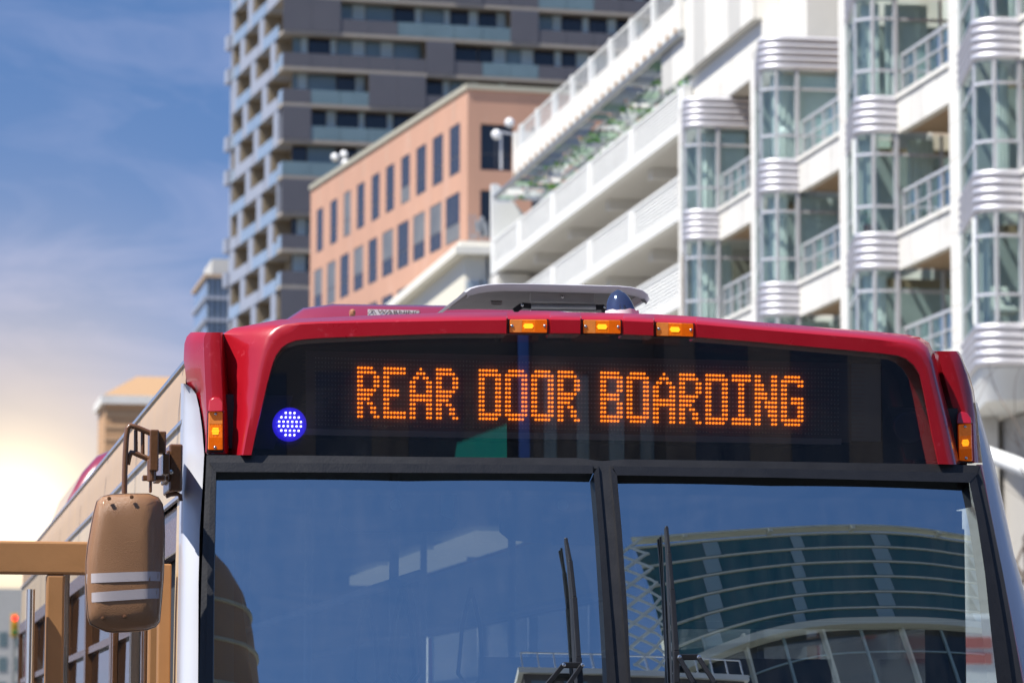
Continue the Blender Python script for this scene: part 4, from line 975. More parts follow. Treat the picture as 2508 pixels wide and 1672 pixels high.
# ---- mirror on the kerb side
ym = -.28
hp = [(455, 712), (478, 690), (520, 680), (600, 676), (700, 676), (750, 690), (772, 720), (780, 770), (783, 860), (782, 960), (776, 1080), (767, 1180), (757, 1280), (735, 1305), (690, 1320), (600, 1328), (530, 1331), (500, 1326), (455, 1308), (425, 1292), (414, 1260), (408, 1190), (403, 1100), (403, 1000), (412, 920), (428, 830), (442, 760)]
hp = [JD(*p) for p in hp]; cxp = sum(p[0] for p in hp)/len(hp); cyp = sum(p[1] for p in hp)/len(hp)
def ridge(u_): return .06*max(0, (u_-366)/44.0)**1.15 if u_ > 366 else 0.0
mir = None; mb = MB(); rings = []
for sc, dy in ((.0, -.012), (.2, -.012), (.35, -.011), (.5, -.010), (.62, -.008), (.72, -.006), (.82, -.002), (.92, .008), (.98, .025), (1.0, .05), (.99, .085), (.96, .10)):
    rings.append([hy(lerp(cxp, p[0], sc), lerp(cyp, p[1], sc), ym)+V((0, dy+ridge(lerp(cxp, p[0], sc)), 0)) for p in hp])
idx = mb.grid(rings, True); mb.f.append(idx[-1])
mir = mb.build('mirror', 'flare_brown_plastic', bus, smooth=50)
MR = ((.0, -.012), (.35, -.011), (.62, -.008), (.82, -.002), (.92, .008), (.98, .025), (1.0, .05))
def mdepth(u_, v_):
    dx, dy = u_-cxp, v_-cyp; best = 9e9
    for i in range(len(hp)):
        (x0, y0), (x1, y1) = hp[i], hp[(i+1) % len(hp)]
        ex, ey = x1-x0, y1-y0; den = dx*ey-dy*ex
        if abs(den) < 1e-9: continue
        t = ((x0-cxp)*ey-(y0-cyp)*ex)/den; w_ = ((x0-cxp)*dy-(y0-cyp)*dx)/den
        if t > 0 and -1e-6 <= w_ <= 1+1e-6: best = min(best, t)
    return interp(MR, min(1.0, 1/best))+ridge(u_)
def mrow(v_, side): return interp([(690, 478), (830, 430), (1000, 404), (1190, 409), (1300, 440)] if side < 0 else [(690, 750), (760, 780), (1000, 781), (1100, 773), (1290, 757)], v_)
for (va, vb, vc, vd) in ((1057, 1101, 1044, 1088), (1147, 1192, 1121, 1169)):
    rows = [[], []]
    for i in range(17):
        t = i/16; ul = lerp(mrow(va, -1)+1, mrow(vc, 1)-1, t)
        dv = 0 if t > .72 else 0; a = lerp(va, vc, t); b = lerp(vb, vd, t)
        for q_, v_ in ((0, a), (1, b)):
            w_ = JD(ul, v_); dy = mdepth(*w_)-.0022; rows[q_].append(hy(*w_, ym)+V((0, dy, 0)))
    mb = MB(); mb.grid(rows); mb.build('reflective_stripe', 'reflective_tape', mir, smooth=60)
rimp = [hy(lerp(cxp, p[0], .985), lerp(cyp, p[1], .985), ym)+V((0, .030+ridge(lerp(cxp, p[0], .985)), 0)) for p in hp]
mb = MB(); mb.tube(rimp+[rimp[0]], .0016, 6); mb.build('housing_seam', 'black_plastic', mir, smooth=60)
for u, v in ((510, 706), (615, 699), (583, 1257), (480, 1265)):
    c = hy(*JD(u, v), ym-.008); MB().lathe(c, (0, -1, 0), [(.006, -.004), (.006, .003), (.003, .004)], 10).build('screw', 'flare_brown_paint', mir, smooth=50)
zz5 = lambda x, y: (280+0.15947*x, 1000+0.15944*y)
yq = -.2
mb = MB(); mb.tube([hy(*zz5(*p), yq) for p in ((155, 1300), (160, 1000), (170, 700), (185, 450), (205, 310), (245, 262), (330, 285), (450, 335), (570, 385))], .0085, 12)
mb.build('mirror_arm', 'flare_brown_paint', mir, smooth=60)
mb = MB(); mb.tube([hy(*zz5(*p), yq+.01) for p in ((200, 860), (225, 740), (262, 675), (330, 690), (560, 790))], .0085, 12)
for x in (330, 435): mb.tube([hy(*zz5(x, 330), yq+.01), hy(*zz5(x, 720), yq+.01)], .006, 8)
mb.build('mirror_arm', 'flare_brown_paint', mir, smooth=60)
def pxbox(mb, u0, v0, u1, v1, y0, y1):
    a = hy(u0, v0, y0); b = hy(u1, v1, y0); mb.box(a.x, b.x, y0, y1, b.z, a.z); return mb
m_ = MB(); pxbox(m_, *zz5(545, 320), *zz5(680, 960), yq-.02, yq+.06); pxbox(m_, *zz5(655, 345), *zz5(795, 690), yq, yq+.05); m_.build('mirror_bracket', 'flare_brown_paint', mir, bevel=.004)
m_ = MB(); m_.tube([hy(*zz5(570, 780), yq), hy(*zz5(575, 1120), yq)], .014, 14); pxbox(m_, *zz5(435, 1020), *zz5(780, 1105), yq+.005, yq+.04); pxbox(m_, *zz5(535, 1105), *zz5(580, 1290), yq+.01, yq+.02); m_.build('mirror_pivot', 'flare_brown_paint', mir, bevel=.003)
m_ = MB(); pxbox(m_, *zz5(750, 690), *zz5(850, 1010), yq+.01, .2); m_.build('mirror_bracket', 'flare_brown_paint', mir, bevel=.003)
m_ = MB(); pxbox(m_, *zz5(845, 540), *zz5(1045, 1270), .02, .24); m_.build('mirror_mount', 'flare_brown_paint', mir, bevel=.006)
m_ = MB(); pxbox(m_, *zz5(800, 640), *zz5(846, 1110), .0, .2); m_.build('mirror_mount', 'flare_brown_paint', mir, bevel=.004)
c = hy(*zz5(870, 975), .015); MB().lathe(c, (0, -1, 0), [(.007, -.003), (.007, .003), (.004, .004)], 10).build('screw', 'screw', mir, smooth=50)
mb = MB(); mb.tube([hy(*zz5(*p), .05) for p in ((790, 1350), (860, 1320), (960, 1310), (1010, 1330), (1020, 1420))], .007, 8); mb.build('mirror_cable', 'flare_brown_paint', mir, smooth=60)

# ---- wipers
w5 = lambda x, y: (1320+0.2627*x, 1260+0.2627*y)
def wiper(bl_, arm, pivots, arms, bk):
    w_ = MB(); w_.tube([fr(*w5(*p), -.035) for p in bl_], .0035, 8)
    root = w_.build('wiper', 'black_plastic', bus, smooth=60)
    for i in range(len(arm)-1):
        mb = MB(); a, b = fr(*w5(*arm[i]), -.05), fr(*w5(*arm[i+1]), -.05); mb.bar(a, b, .010+.003*i, .012, up=(0, -1, 0)); mb.build('blade_link', 'black_plastic', root, bevel=.002)
    mb = MB(); ps = [fr(*w5(*p), -.065) for p in pivots]; mb.bar(ps[0], ps[1], .018, .02, up=(0, -1, 0)); mb.build('yoke', 'black_plastic', root, bevel=.003)
    for p in ps: MB().lathe(p+V((0, -.008, 0)), (0, -1, 0), [(.0065, -.006), (.0065, .003), (.003, .005)], 10).build('bolt', 'screw', root, smooth=50)
    for a, b in arms: mb = MB(); mb.bar(fr(*w5(*a), -.07), fr(*w5(*b), -.075), .014, .012, up=(0, -1, 0)); mb.build('arm', 'black_plastic', root, bevel=.002)
    mb = MB(); mb.grid([[fr(*w5(*p), -.006) for p in bk], [fr(*w5(p[0]+(26 if bk[0][0] < 900 else 22), p[1]), -.03) for p in bk]]); mb.build('blade_rubber', 'rubber', root, smooth=60)
wiper([(248, 225), (262, 330), (290, 560), (318, 900), (345, 1360), (370, 1568), (420, 1900)], [(250, 218), (292, 430), (330, 770), (368, 1330), (385, 1568), (420, 1900)], [(225, 1400), (400, 1400)],
      [((225, 1400), (60, 1600)), ((60, 1600), (-300, 2100)), ((400, 1400), (260, 1600)), ((260, 1600), (-120, 2150))], [(232, 240), (262, 500), (288, 900), (310, 1360), (330, 1568), (390, 1900)])
wiper([(1185, 120), (1200, 350), (1222, 700), (1250, 1200), (1262, 1568), (1280, 1900)], [(1188, 110), (1212, 360), (1242, 700), (1280, 1270), (1282, 1568), (1290, 1900)], [(1305, 1325), (1485, 1325)],
      [((1305, 1325), (1440, 1568)), ((1440, 1568), (1700, 2050)), ((1485, 1325), (1640, 1568)), ((1640, 1568), (1960, 2050))], [(1165, 130), (1178, 360), (1190, 700), (1212, 1270), (1225, 1568), (1250, 1900)])

# ---- roof hatch, whip dome, pods
yh = .95
zz = lambda x, y: (1100+.2296*x, 680+.2296*y)
def hp_(x, y, yy): return hy(*zz(x, y), yy)
lid_near = [(180, 150), (230, 112), (310, 88), (420, 70), (600, 60), (900, 63), (1300, 73), (1800, 86), (1940, 98), (2060, 130), (2120, 175), (2136, 225)]
lid_near_b = [(195, 200), (245, 168), (320, 148), (420, 132), (600, 122), (900, 128), (1300, 140), (1750, 148), (1900, 158), (2020, 185), (2085, 225), (2112, 268)]
mb = MB(); yn, yf = yh, yh+.62
A_ = [hp_(*p, yn) for p in lid_near]; B_ = [hp_(*p, yn) for p in lid_near_b]
zfar = 3.10
Cc = [V((p.x, yf, p.z)) for p in A_]
rows = [[p+V((0, .02, -.004)) for p in B_], B_, [lerp(a, b, .15)+V((0, -.008, 0)) for a, b in zip(A_, B_)], A_, [lerp(a, c, .08)+V((0, 0, .006)) for a, c in zip(A_, Cc)], [lerp(a, c, .5) for a, c in zip(A_, Cc)], Cc]
mb.grid(rows)
hatch = mb.build('roof_hatch', 'hatch_grey', bus, smooth=60)
mb = MB(); xm_ = (B_[0].x+B_[-1].x)/2; zmx = max(b.z for b in B_)+.004
Du = [V((lerp(b.x, xm_, .035), yh+.02, b.z+.003)) for b in B_]; Dv = [V((lerp(b.x, xm_, .07), yh+.05, lerp(b.z, zmx, .75))) for b in B_]; Ud = [V((lerp(b.x, xm_, .07), yf-.02, lerp(b.z, zmx, .75))) for b in B_]
mb.grid([B_, Du, Dv, Ud]); mb.build('lid_underside', 'hatch_shaded', hatch, smooth=60)
for (near, far_) in ((B_[0], A_[0]), (B_[-1], A_[-1])):   # side skirts running back to the hinge
    mb = MB(); q = V((near.x, yf, near.z+.012)); q2 = V((far_.x, yf, far_.z)); low = near+V((0, 0, -.035))
    mb.hexa([near+V((-.005, 0, .012)), near+V((.005, 0, .012)), q+V((.005, 0, 0)), q+V((-.005, 0, 0)), far_+V((-.005, 0, 0)), far_+V((.005, 0, 0)), q2+V((.005, 0, 0)), q2+V((-.005, 0, 0))]); mb.build('lid_skirt', 'hatch_grey', hatch, bevel=.004)
zb_ = hp_(1200, 400, yh+.2).z
MB().box(A_[0].x-.02, A_[-1].x-.0, yh-.05, yf+.05, 3.03, 3.075).build('hatch_curb', 'black_plastic', hatch, bevel=.008)
mb = MB(); a, b = hp_(868, 150, yh+.1), hp_(1552, 272, yh+.1); mb.box(a.x, b.x, yh+.1, yh+.112, b.z, a.z+.01)
pl_ = mb.build('mounting_plate', 'galvanised', hatch, bevel=.002)
c = hp_(1208, 205, yh+.097); MB().lathe(c, (0, -1, 0), [(.005, -.002), (.005, .002), (.002, .003)], 10).build('screw', 'screw', pl_)
mb = MB(); mb.tube([hp_(870, 312, yh+.1), hp_(1558, 318, yh+.1)], .0125, 16); mb.build('spring_cylinder', 'galvanised', hatch, smooth=60)
for pts in (((870, 305), (775, 297), (690, 360)), ((1558, 318), (1655, 318), (1655, 372))):
    mb = MB(); q = [hp_(*p, yh+.1) for p in pts]; mb.bar(q[0], q[1], .02, .016, up=(0, -1, 0)); mb.bar(q[1], q[2], .02, .014, up=(0, -1, 0)); br_ = mb.build('hinge_arm', 'black_plastic', hatch, bevel=.003)
    MB().lathe(q[1]+V((0, -.01, 0)), (0, -1, 0), [(.005, -.004), (.005, .002), (.002, .003)], 10).build('bolt', 'screw', br_)
def text(name, s_, size, loc, mat, parent, rx=math.pi/2, rz=0.0, align='CENTER', ext_=.0005, wide=1.0):
    cu = bpy.data.curves.new(name, 'FONT'); cu.body = s_; cu.size = size; cu.align_x = align; cu.extrude = ext_; cu.materials.append(MATS[mat])
    to = bpy.data.objects.new(name, cu); COL.objects.link(to); bpy.context.view_layer.update(); me = bpy.data.meshes.new_from_object(to.evaluated_get(bpy.context.evaluated_depsgraph_get())); bpy.data.objects.remove(to); o = bpy.data.objects.new(name, me); COL.objects.link(o); o.parent = parent; o.location = V(loc)-ORG[parent.name]; o.rotation_euler = (rx, 0, rz); o.scale = (wide, 1, 1); ORG[o.name] = ORG[parent.name]; return o
c = hp_(505, 268, yh+.16)
stk = MB().box(c.x-.020, c.x+.020, c.y-.0, c.y+.001, c.z-.009, c.z+.009).build('maker_label', M('label_grey', (0.40, 0.39, 0.39), 0.6), hatch)
text('lettering', 'TRANSPEC', .0085, (c.x, c.y-.001, c.z+.0008), 'black_plastic', stk); text('lettering', '122-05-02-1', .0066, (c.x, c.y-.001, c.z-.0068), 'black_plastic', stk)
# chrome dome on a bead of sealant
yc_ = .40; bl0, br0 = hy(1484, 766, yc_), hy(1563, 768, yc_); ct = hy(1514, 710, yc_); base = (bl0+br0)/2; R_ = (br0.x-bl0.x)/2
M('dome_blue', (0.10, 0.13, 0.22), 0.12, metal=0.75, var=0.1); H_ = ct.z-base.z
mb = MB(); rows = []
for i in range(9):
    t = i/8; r = R_*math.sqrt(max(0, 1-t**1.9))*.97 if i < 8 else R_*.08; cx_ = lerp(base.x, ct.x, t**.8); z = lerp(base.z-.02, ct.z, t)
    rows.append([(cx_+math.cos(2*math.pi*k/20)*r, yc_+math.sin(2*math.pi*k/20)*r, z) for k in range(20)])
idx = mb.grid(rows, True); mb.f.append(idx[-1]); dome = mb.build('antenna_dome', 'dome_blue', bus, smooth=60)
mb = MB(); rr_ = random.Random(5)
rows = [[(base.x+math.cos(2*math.pi*k/24)*R_*s2, yc_+math.sin(2*math.pi*k/24)*R_*s2, base.z+dz+ (rr_.uniform(0, .007) if j == 1 else 0)) for k in range(24)] for j, (s2, dz) in enumerate(((1.06, -.03), (1.03, .004), (.9, .002)))]
mb.grid(rows, True); mb.build('sealant', M('sealant', (0.75, 0.77, 0.80), 0.7), dome, smooth=60)
# red roof pods
def pod(name, x0, x1, y0, y1, zt_, zb2, mat):
    mb = MB(); rows = []; n = 16
    for yy, zs2, ins in ((y0-.10, .0, 0), (y0-.09, .35, .02), (y0-.05, .75, .04), (y0+.02, .95, .07), (y0+.12, 1.0, .08), (y1-.1, 1.0, .08), (y1, .2, .02)):
        H2 = (zt_-zb2)*zs2; r = []
        for x_, f_ in ((0, 0), (.012, .35), (.035, .65), (.07, .85), (.12, .96), (.2, 1.0), (.5, 1.01), (.8, 1.0), (.88, .96), (.93, .85), (.965, .65), (.988, .35), (1, 0)):
            r.append((lerp(x0+ins, x1-ins, x_), yy, zb2+H2*f_))
        rows.append(r)
    mb.grid(rows); return mb.build(name, mat, bus, smooth=50)
yp = 3.0
pa = hy(684, 784, yp); pt_ = hy(760, 746, yp); M('pod_red', (0.24, 0.02, 0.05), 0.3, var=0.05, coat=1.0)
pod1 = pod('roof_pod', pa.x-.15, -pa.x+.11, yp, 6.0, pt_.z+.02, 3.06, 'pod_red')
ins_ = .04; X0, X1, H2 = pa.x-.15+ins_, -pa.x+.11-ins_, (pt_.z+.02-3.06)*.75
mb = MB(); mb.tube([(lerp(X0, X1, a_)-.006, yp-.055, 3.06+H2*f_) for a_, f_ in ((0, 0), (.012, .35), (.035, .65), (.07, .85), (.12, .965), (.2, 1.01), (.26, 1.015))], [.011, .011, .011, .011, .010, .008, .003], 8); mb.build('pod_edge_trim', 'bus_white', pod1, smooth=60)
pb = hy(163, 1110, 9.2)
pod('roof_pod', hy(128, 1215, 9.2).x, 1.1, 8.9, 11.6, pb.z+.04, 3.02, 'pod_red')
wa, wb = hy(901, 757, yp-.13), hy(1027, 776, yp-.13)
sk = MB().box(wa.x, wb.x, yp-.13, yp-.128, wb.z, wa.z).build('warning_sticker', M('sticker', (0.72, 0.66, 0.66), 0.6, var=.04), bus)
M('sticker_ink', (0.10, 0.05, 0.05), 0.7)
h_ = wa.z-wb.z
text('lettering', '\u26A0WARNING', h_*.78, ((wa.x+wb.x)/2, yp-.132, wa.z-h_*.62), 'sticker_ink', sk, wide=1.75); text('lettering', 'HIGH', h_*.66, ((wa.x+wb.x)/2, yp-.132, wb.z-h_*.12), 'sticker_ink', sk, wide=1.6)
M('tan_clip', (0.40, 0.16, 0.08), 0.4)
a, b = hy(856, 757, yp-.12), hy(870, 776, yp-.12); MB().box(a.x, b.x, yp-.14, yp-.1, b.z, a.z).build('pod_clip', 'tan_clip', pod1, bevel=.01)

# ---- cabin seen through the windscreen
z5 = lambda x, y: (500+.4252*x, 1072+.4252*y)
def ppoly(pts, y, th, name, mat, zfun):
    q = [hy(*zfun(*p), y) for p in pts]; return MB().prism(q, (0, th, 0)).build(name, mat, bus, bevel=.004)
ppoly([(1695, 330), (2330, 330), (2340, 620), (2000, 612), (1760, 585), (1705, 540)], .20, .02, 'sun_visor', M('visor', (0.10, 0.19, 0.26), 0.35), z5)
ppoly([(780, 330), (1460, 325), (1465, 470), (1430, 530), (1300, 540), (860, 542), (790, 500)], .30, .05, 'inside_mirror', M('inside_mirror', (0.06, 0.10, 0.15), 0.3), z5)
ppoly([(1365, 328), (1440, 328), (1440, 470), (1365, 440)], .28, .01, 'inside_mirror_sticker', M('visor_pale', (0.22, 0.36, 0.46), 0.4), z5)
for u, v in ((2066, 387), (1102, 385)):
    c = hy(*z5(u, v), .19 if u > 2000 else .28); MB().lathe(c, (0, -1, 0), [(.018, 0), (.018, .004), (.012, .006), (.012, .002)], 18).build('visor_pivot', M('visor_ring', (0.35, 0.55, 0.65), 0.3), bus, smooth=50)
M('pillar_trim', (0.22, 0.20, 0.155), 0.5, var=0.08, vs=30, stretch=(1, 1, .05))
def fpoly(pts, k, th, name, mat, zfun):
    q = [fr(*zfun(*p), k) for p in pts]; mb = MB(); a = [mb.pt(p) for p in q]; b = [mb.pt(p+V((0, th, 0))) for p in q]; n = len(q); mb.f.append(a); mb.f.append(b[::-1])
    for i in range(n): mb.f.append([a[i], a[(i+1) % n], b[(i+1) % n], b[i]])
    return mb.build(name, mat, bus)
cover = [(60, 480), (85, 485), (120, 520), (150, 580), (172, 670), (195, 780), (215, 920), (235, 1080), (255, 1240), (280, 1411), (300, 1560)]
fpoly([(60, 480), (85, 485), (110, 508), (135, 550), (158, 620), (172, 700), (172, 1560), (60, 1560)], .055, .03, 'pillar_trim', 'pillar_trim', z5)
fpoly([(173, 690), (195, 780), (215, 920), (235, 1080), (255, 1240), (280, 1411), (300, 1560), (165, 1560)], .056, .04, 'pillar_trim', 'cabin_brown', z5)
z6 = lambda x, y: (1400+.4711*x, 1072+.4711*y)
# roller blind behind the driver's pane
rows = [[fr(*z6(lerp(a, b, i/8), v), .10) for i in range(9)] for v, a, b in ((170, 210, 1968), (500, 250, 1972), (800, 400, 1980), (965, 470, 1985))]
mb = MB(); mb.grid(rows); bld = mb.build('roller_blind', 'blind', bus, smooth=60)
mb = MB(); mb.bar(fr(*z6(465, 972), .095), fr(*z6(2035, 972), .095), .03, .025); mb.build('blind_bar', 'black_plastic', bld, bevel=.003)
# grab rails, lamps, partition, seats
mb = MB()
for x in (-.45, .45):
    mb.tube([(x, .9, 2.35), (x, 11.5, 2.35)], .017, 10)
for x, y in ((-.45, 1.5), (.45, 1.9), (-.45, 4), (.45, 4.2), (-.45, 6.5), (.45, 6.7)): mb.tube([(x, y, .4), (x, y, 2.9)], .017, 10)
mb.build('grab_rails', 'cabin_grey', bus, smooth=60)
for i in range(6):
    if i < 3: continue
    MB().box(-.95, -.7, 1.6+i*1.7, 2.9+i*1.7, 2.80, 2.86).build('ceiling_lamp', 'cabin_lamp', bus, bevel=.01)
    MB().box(.7, .95, 1.6+i*1.7, 2.9+i*1.7, 2.80, 2.86).build('ceiling_lamp', 'cabin_lamp', bus, bevel=.01)
MB().box(-.1, 1.2, 1.75, 1.79, .4, 2.1).build('driver_partition', 'cabin_dark', bus)
for i in range(6):
    for x in (-1.15, -.68, .25, .72):
        s0 = MB().box(x, x+.42, 3.2+i*1.2, 3.6+i*1.2, .8, .9).build('seat', 'cabin_grey', bus, bevel=.03)
        MB().box(x, x+.42, 3.6+i*1.2, 3.68+i*1.2, .86, 1.55).build('seat_back', 'cabin_grey', s0, bevel=.03)
MB().box(-1.2, 1.2, -.1, .35, .9, 1.22).build('dashboard', 'cabin_dark', bus, bevel=.05)
for i, (x, y) in enumerate(((-.45, 1.15), (-.45, 1.3), (-.2, 1.35), (-.45, 2.2))):
    q = V((x, y, 2.33)); MB().tube([q, q+V((.03, 0, -.13)), q+V((.045, 0, -.3)), q+V((0, 0, -.36)), q+V((-.045, 0, -.3)), q+V((-.03, 0, -.13)), q], .007, 8).build('hand_strap', 'cabin_dark', bus, smooth=60)

# ================================================================== STREET beside and behind the camera
rnd = random.Random(11)
# white truck parked ahead of the podium, seen past the bus's right edge
ty = CAM.y+34
q0, q1 = hy(2318, 1482, ty), hy(2560, 1482, ty)
truck = empty('box_truck', ((q0.x+q1.x)/2, ty, 0), 'white box truck with faded red stripes, parked behind the right side of the bus', 'truck')
M('truck_white', (0.80, 0.80, 0.80), 0.35, coat=.5, var=.04); cxm = (q0.x+q1.x)/2; hw = 1.1
MB().box(cxm-hw, cxm+hw, ty+1.9, ty+7.5, .7, q0.z).build('cargo_box', 'truck_white', truck, bevel=.05)
MB().hexa([(cxm-hw+.1, ty, .5), (cxm+hw-.1, ty, .5), (cxm+hw-.1, ty+1.85, .5), (cxm-hw+.1, ty+1.85, .5), (cxm-hw+.2, ty+.7, 2.3), (cxm+hw-.2, ty+.7, 2.3), (cxm+hw-.2, ty+1.85, 2.3), (cxm-hw+.2, ty+1.85, 2.3)]).build('cab', 'truck_white', truck, bevel=.08)
MB().hexa([(cxm-hw+.25, ty+.27, 1.3), (cxm+hw-.25, ty+.27, 1.3), (cxm+hw-.25, ty+.4, 1.3), (cxm-hw+.25, ty+.4, 1.3), (cxm-hw+.3, ty+.63, 2.2), (cxm+hw-.3, ty+.63, 2.2), (cxm+hw-.3, ty+.8, 2.2), (cxm-hw+.3, ty+.8, 2.2)]).build('windscreen', 'dark_glass', truck)
for sx_ in (-1, 1):
    MB().lathe((cxm+sx_*.75, ty+1.88, q0.z-.22), (0, -1, 0), [(.07, 0), (.07, .03), (.04, .05)], 12).build('marker_lamp', 'amber', truck, smooth=50)
    for yy in (.9, 5.8):
        w_ = MB().lathe((cxm+sx_*.85, ty+yy, .42), (sx_, 0, 0), [(.25, 0), (.41, .02), (.42, .2), (.3, .22)], 20).build('wheel', 'tyre', truck, smooth=50)
M('faded_red', (0.55, 0.16, 0.13), 0.6)
for i in range(2): MB().box(cxm-.35, cxm+.55, ty+1.88, ty+1.897, q0.z-.35-i*.16, q0.z-.24-i*.16).build('red_stripe', 'faded_red', truck)

# bare street trees in front of the podium
def bare_tree(u, dy, h, seed, label):
    r = random.Random(seed); p = at(u, 1500, dy); t = empty('bare_tree', (p.x, p.y, .13), label, 'tree')
    trunk = MB(); base = V((p.x, p.y, .13)); trunk.tube([base, base+V((.05, 0, h*.25)), base+V((0, .05, h*.45))], [.14, .11, .08], 8); trunk.build('trunk', 'bark', t, smooth=60)
    br = MB()
    def grow(a, d, L, rad, n):
        pts = [a]; dd = d.copy()
        for i in range(4):
            dd = (dd+V((r.uniform(-.3, .3), r.uniform(-.3, .3), r.uniform(-.12, .22)))).normalized(); pts.append(pts[-1]+dd*L/4)
        br.tube(pts, [lerp(rad, rad*.45, i/4) for i in range(5)], 5)
        if n > 0:
            for i in range(r.choice((2, 3, 3))):
                k = r.choice((2, 3, 4)); grow(pts[k], (dd+V((r.uniform(-1, 1), r.uniform(-1, 1), r.uniform(-.3, .6)))*.9).normalized(), L*.68, rad*.5, n-1)
    for i in range(6): grow(base+V((0, .03, h*lerp(.25, .45, i/5))), V((math.cos(i*1.1), math.sin(i*1.1), 1.0)).normalized(), h*.3, .05, 3)
    br.build('crown', 'bark', t); return t
bare_tree(2478, 62, 8.5, 2, 'bare leafless street tree beside the podium right of the bus')
bare_tree(2625, 50, 8.0, 5, 'bare leafless street tree at the right edge of the street, nearest the camera')
# pale handrail tube slanting up beside the pavement
a, b = at(2400, 1105, 60), at(2560, 1165, 55)
hr = MB(); hr.tube([a, b], .14, 12)
hr = hr.build('canopy_beam', 'white_paint', None, smooth=60); tag(hr, 'slanting white tubular beam beside the podium at the right edge', 'beam')

# traffic signals and street end at far left
for u, v, dy, lab in ((36, 1530, 175, 'traffic signal with a lit red lamp at the far left end of the street'),):
    p = at(u, v, dy); t = empty('traffic_signal', (p.x, p.y, 0), lab, 'traffic light')
    MB().box(p.x-.18, p.x+.18, p.y, p.y+.25, p.z-.55, p.z+.55).build('housing', M('signal_yellow', (0.75, 0.45, 0.04), 0.5), t, bevel=.04)
    MB().tube([(p.x, p.y+.3, 0), (p.x, p.y+.3, p.z+.6)], .08, 10).build('pole', 'galvanised', t, smooth=60)
    for i, (c, e) in enumerate((((.8, .02, .02), 3.0), ((.5, .3, .02), 0.0), ((.02, .2, .06), 0.0))):
        MB().lathe((p.x, p.y-.002, p.z+.33-.33*i), (0, -1, 0), [(.13, -.01), (.13, .01), (.08, .03)], 16).build('lamp', M('signal_%d' % i, c, .3, emit=c if e else None, es=e), t, smooth=50)
end = empty('street_end_building', (at(-60, 1500, 620).x, at(-60, 1500, 620).y, 0), 'pale hazy building closing the far end of the street at bottom left', 'building')
pe = at(-200, 1500, 620); pr = at(140, 1500, 620)
MB().box(pe.x, pr.x, pe.y, pe.y+20, 0, at(0, 1440, 620).z).build('wall', 'pale_concrete', end)
for i in range(9):
    for j in range(5):
        xx = lerp(pe.x, pr.x, (i+.25)/9); MB().box(xx, xx+1.4, pe.y-.1, pe.y-.004, 3+j*4.2, 5.4+j*4.2).build('window', 'tower_teal', end)

# row across the street (left, outside the picture; mirrored in the bus side)
M('row_brown', (0.42, 0.27, 0.16), 0.85, var=0.15, vs=.15); M('row_dark', (0.10, 0.085, 0.075), 0.8, var=0.2, vs=.2)
def block(name, x0, x1, y0, y1, h, mat, label, face, nfl, nw, win='dark_glass'):
    t = empty(name, ((x0+x1)/2, (y0+y1)/2, 0), label, 'building'); MB().box(x0, x1, y0, y1, .1, h).build('wall', mat, t)
    MB().box(x0-.3, x1+.3, y0-.3, y1+.3, h, h+.5).build('cornice', 'white_stone', t)
    fhh = h/nfl
    for f_ in range(nfl):
        for i in range(nw):
            z0, z1 = f_*fhh+fhh*.25, f_*fhh+fhh*.82
            if face == 'x+': a = lerp(y0, y1, (i+.2)/nw); b = lerp(y0, y1, (i+.8)/nw); MB().box(x1+.003, x1+.06, a, b, z0, z1).build('window', win, t)
            elif face == 'y+': a = lerp(x0, x1, (i+.2)/nw); b = lerp(x0, x1, (i+.8)/nw); MB().box(a, b, y1+.003, y1+.06, z0, z1).build('window', win, t)
            elif face == 'x-': a = lerp(y0, y1, (i+.2)/nw); b = lerp(y0, y1, (i+.8)/nw); MB().box(x0-.06, x0-.003, a, b, z0, z1).build('window', win, t)
    return t
block('brown_row_building', -46, -26, 95, 190, 12, 'row_brown', 'low brown building across the street, mirrored in the bus side', 'x+', 3, 14)
block('brown_row_building', -46, -26, 195, 330, 15, 'row_brown', 'longer brown building farther along the opposite side, mirrored in the bus side', 'x+', 4, 16)
# behind the camera: what the sign glass and windscreen mirror
block('dark_shop_building', -26, 14, -72, -56, 19, 'row_dark', 'dark shop building behind the camera, mirrored in the sign glass', 'y+', 4, 8)
block('dark_corner_building', 14.5, 52, -70, -52, 24, 'row_dark', 'dark corner building behind the camera, mirrored in the right of the sign glass', 'y+', 3, 6)

# green awning and blue banner on the shop front
M('awning_green', (0.03, 0.72, 0.42), 0.6, var=.1); M('banner_blue', (0.18, 0.36, 0.95), 0.6, var=.1)
aw = empty('green_awning', (3.4, -55.2, 11), 'green fabric awning on the dark shop front, mirrored in the sign glass', 'awning')
MB().hexa([(1.6, -54.4, 9.4), (5.2, -54.4, 9.4), (5.2, -55.9, 9.4), (1.6, -55.9, 9.4), (2.6, -55.2, 11.9), (5.2, -55.2, 12.3), (5.2, -55.9, 12.3), (2.6, -55.9, 11.9)]).build('canopy', 'awning_green', aw)
MB().box(3.1, 3.16, -54.38, -54.3, 9.4, 11.2).build('rib', 'frame_dark', aw)
bn = MB().box(6.6, 7.5, -55.85, -55.6, 8.5, 17.5).build('blue_banner', 'banner_blue'); tag(bn, 'tall blue fabric banner on the dark shop front, mirrored in the sign glass', 'banner')
fl_ = MB().box(8.3, 8.9, -55.85, -55.7, 8.6, 10.6).build('white_flag', 'white_paint'); tag(fl_, 'small white flag on the dark shop front, mirrored in the sign glass', 'flag')
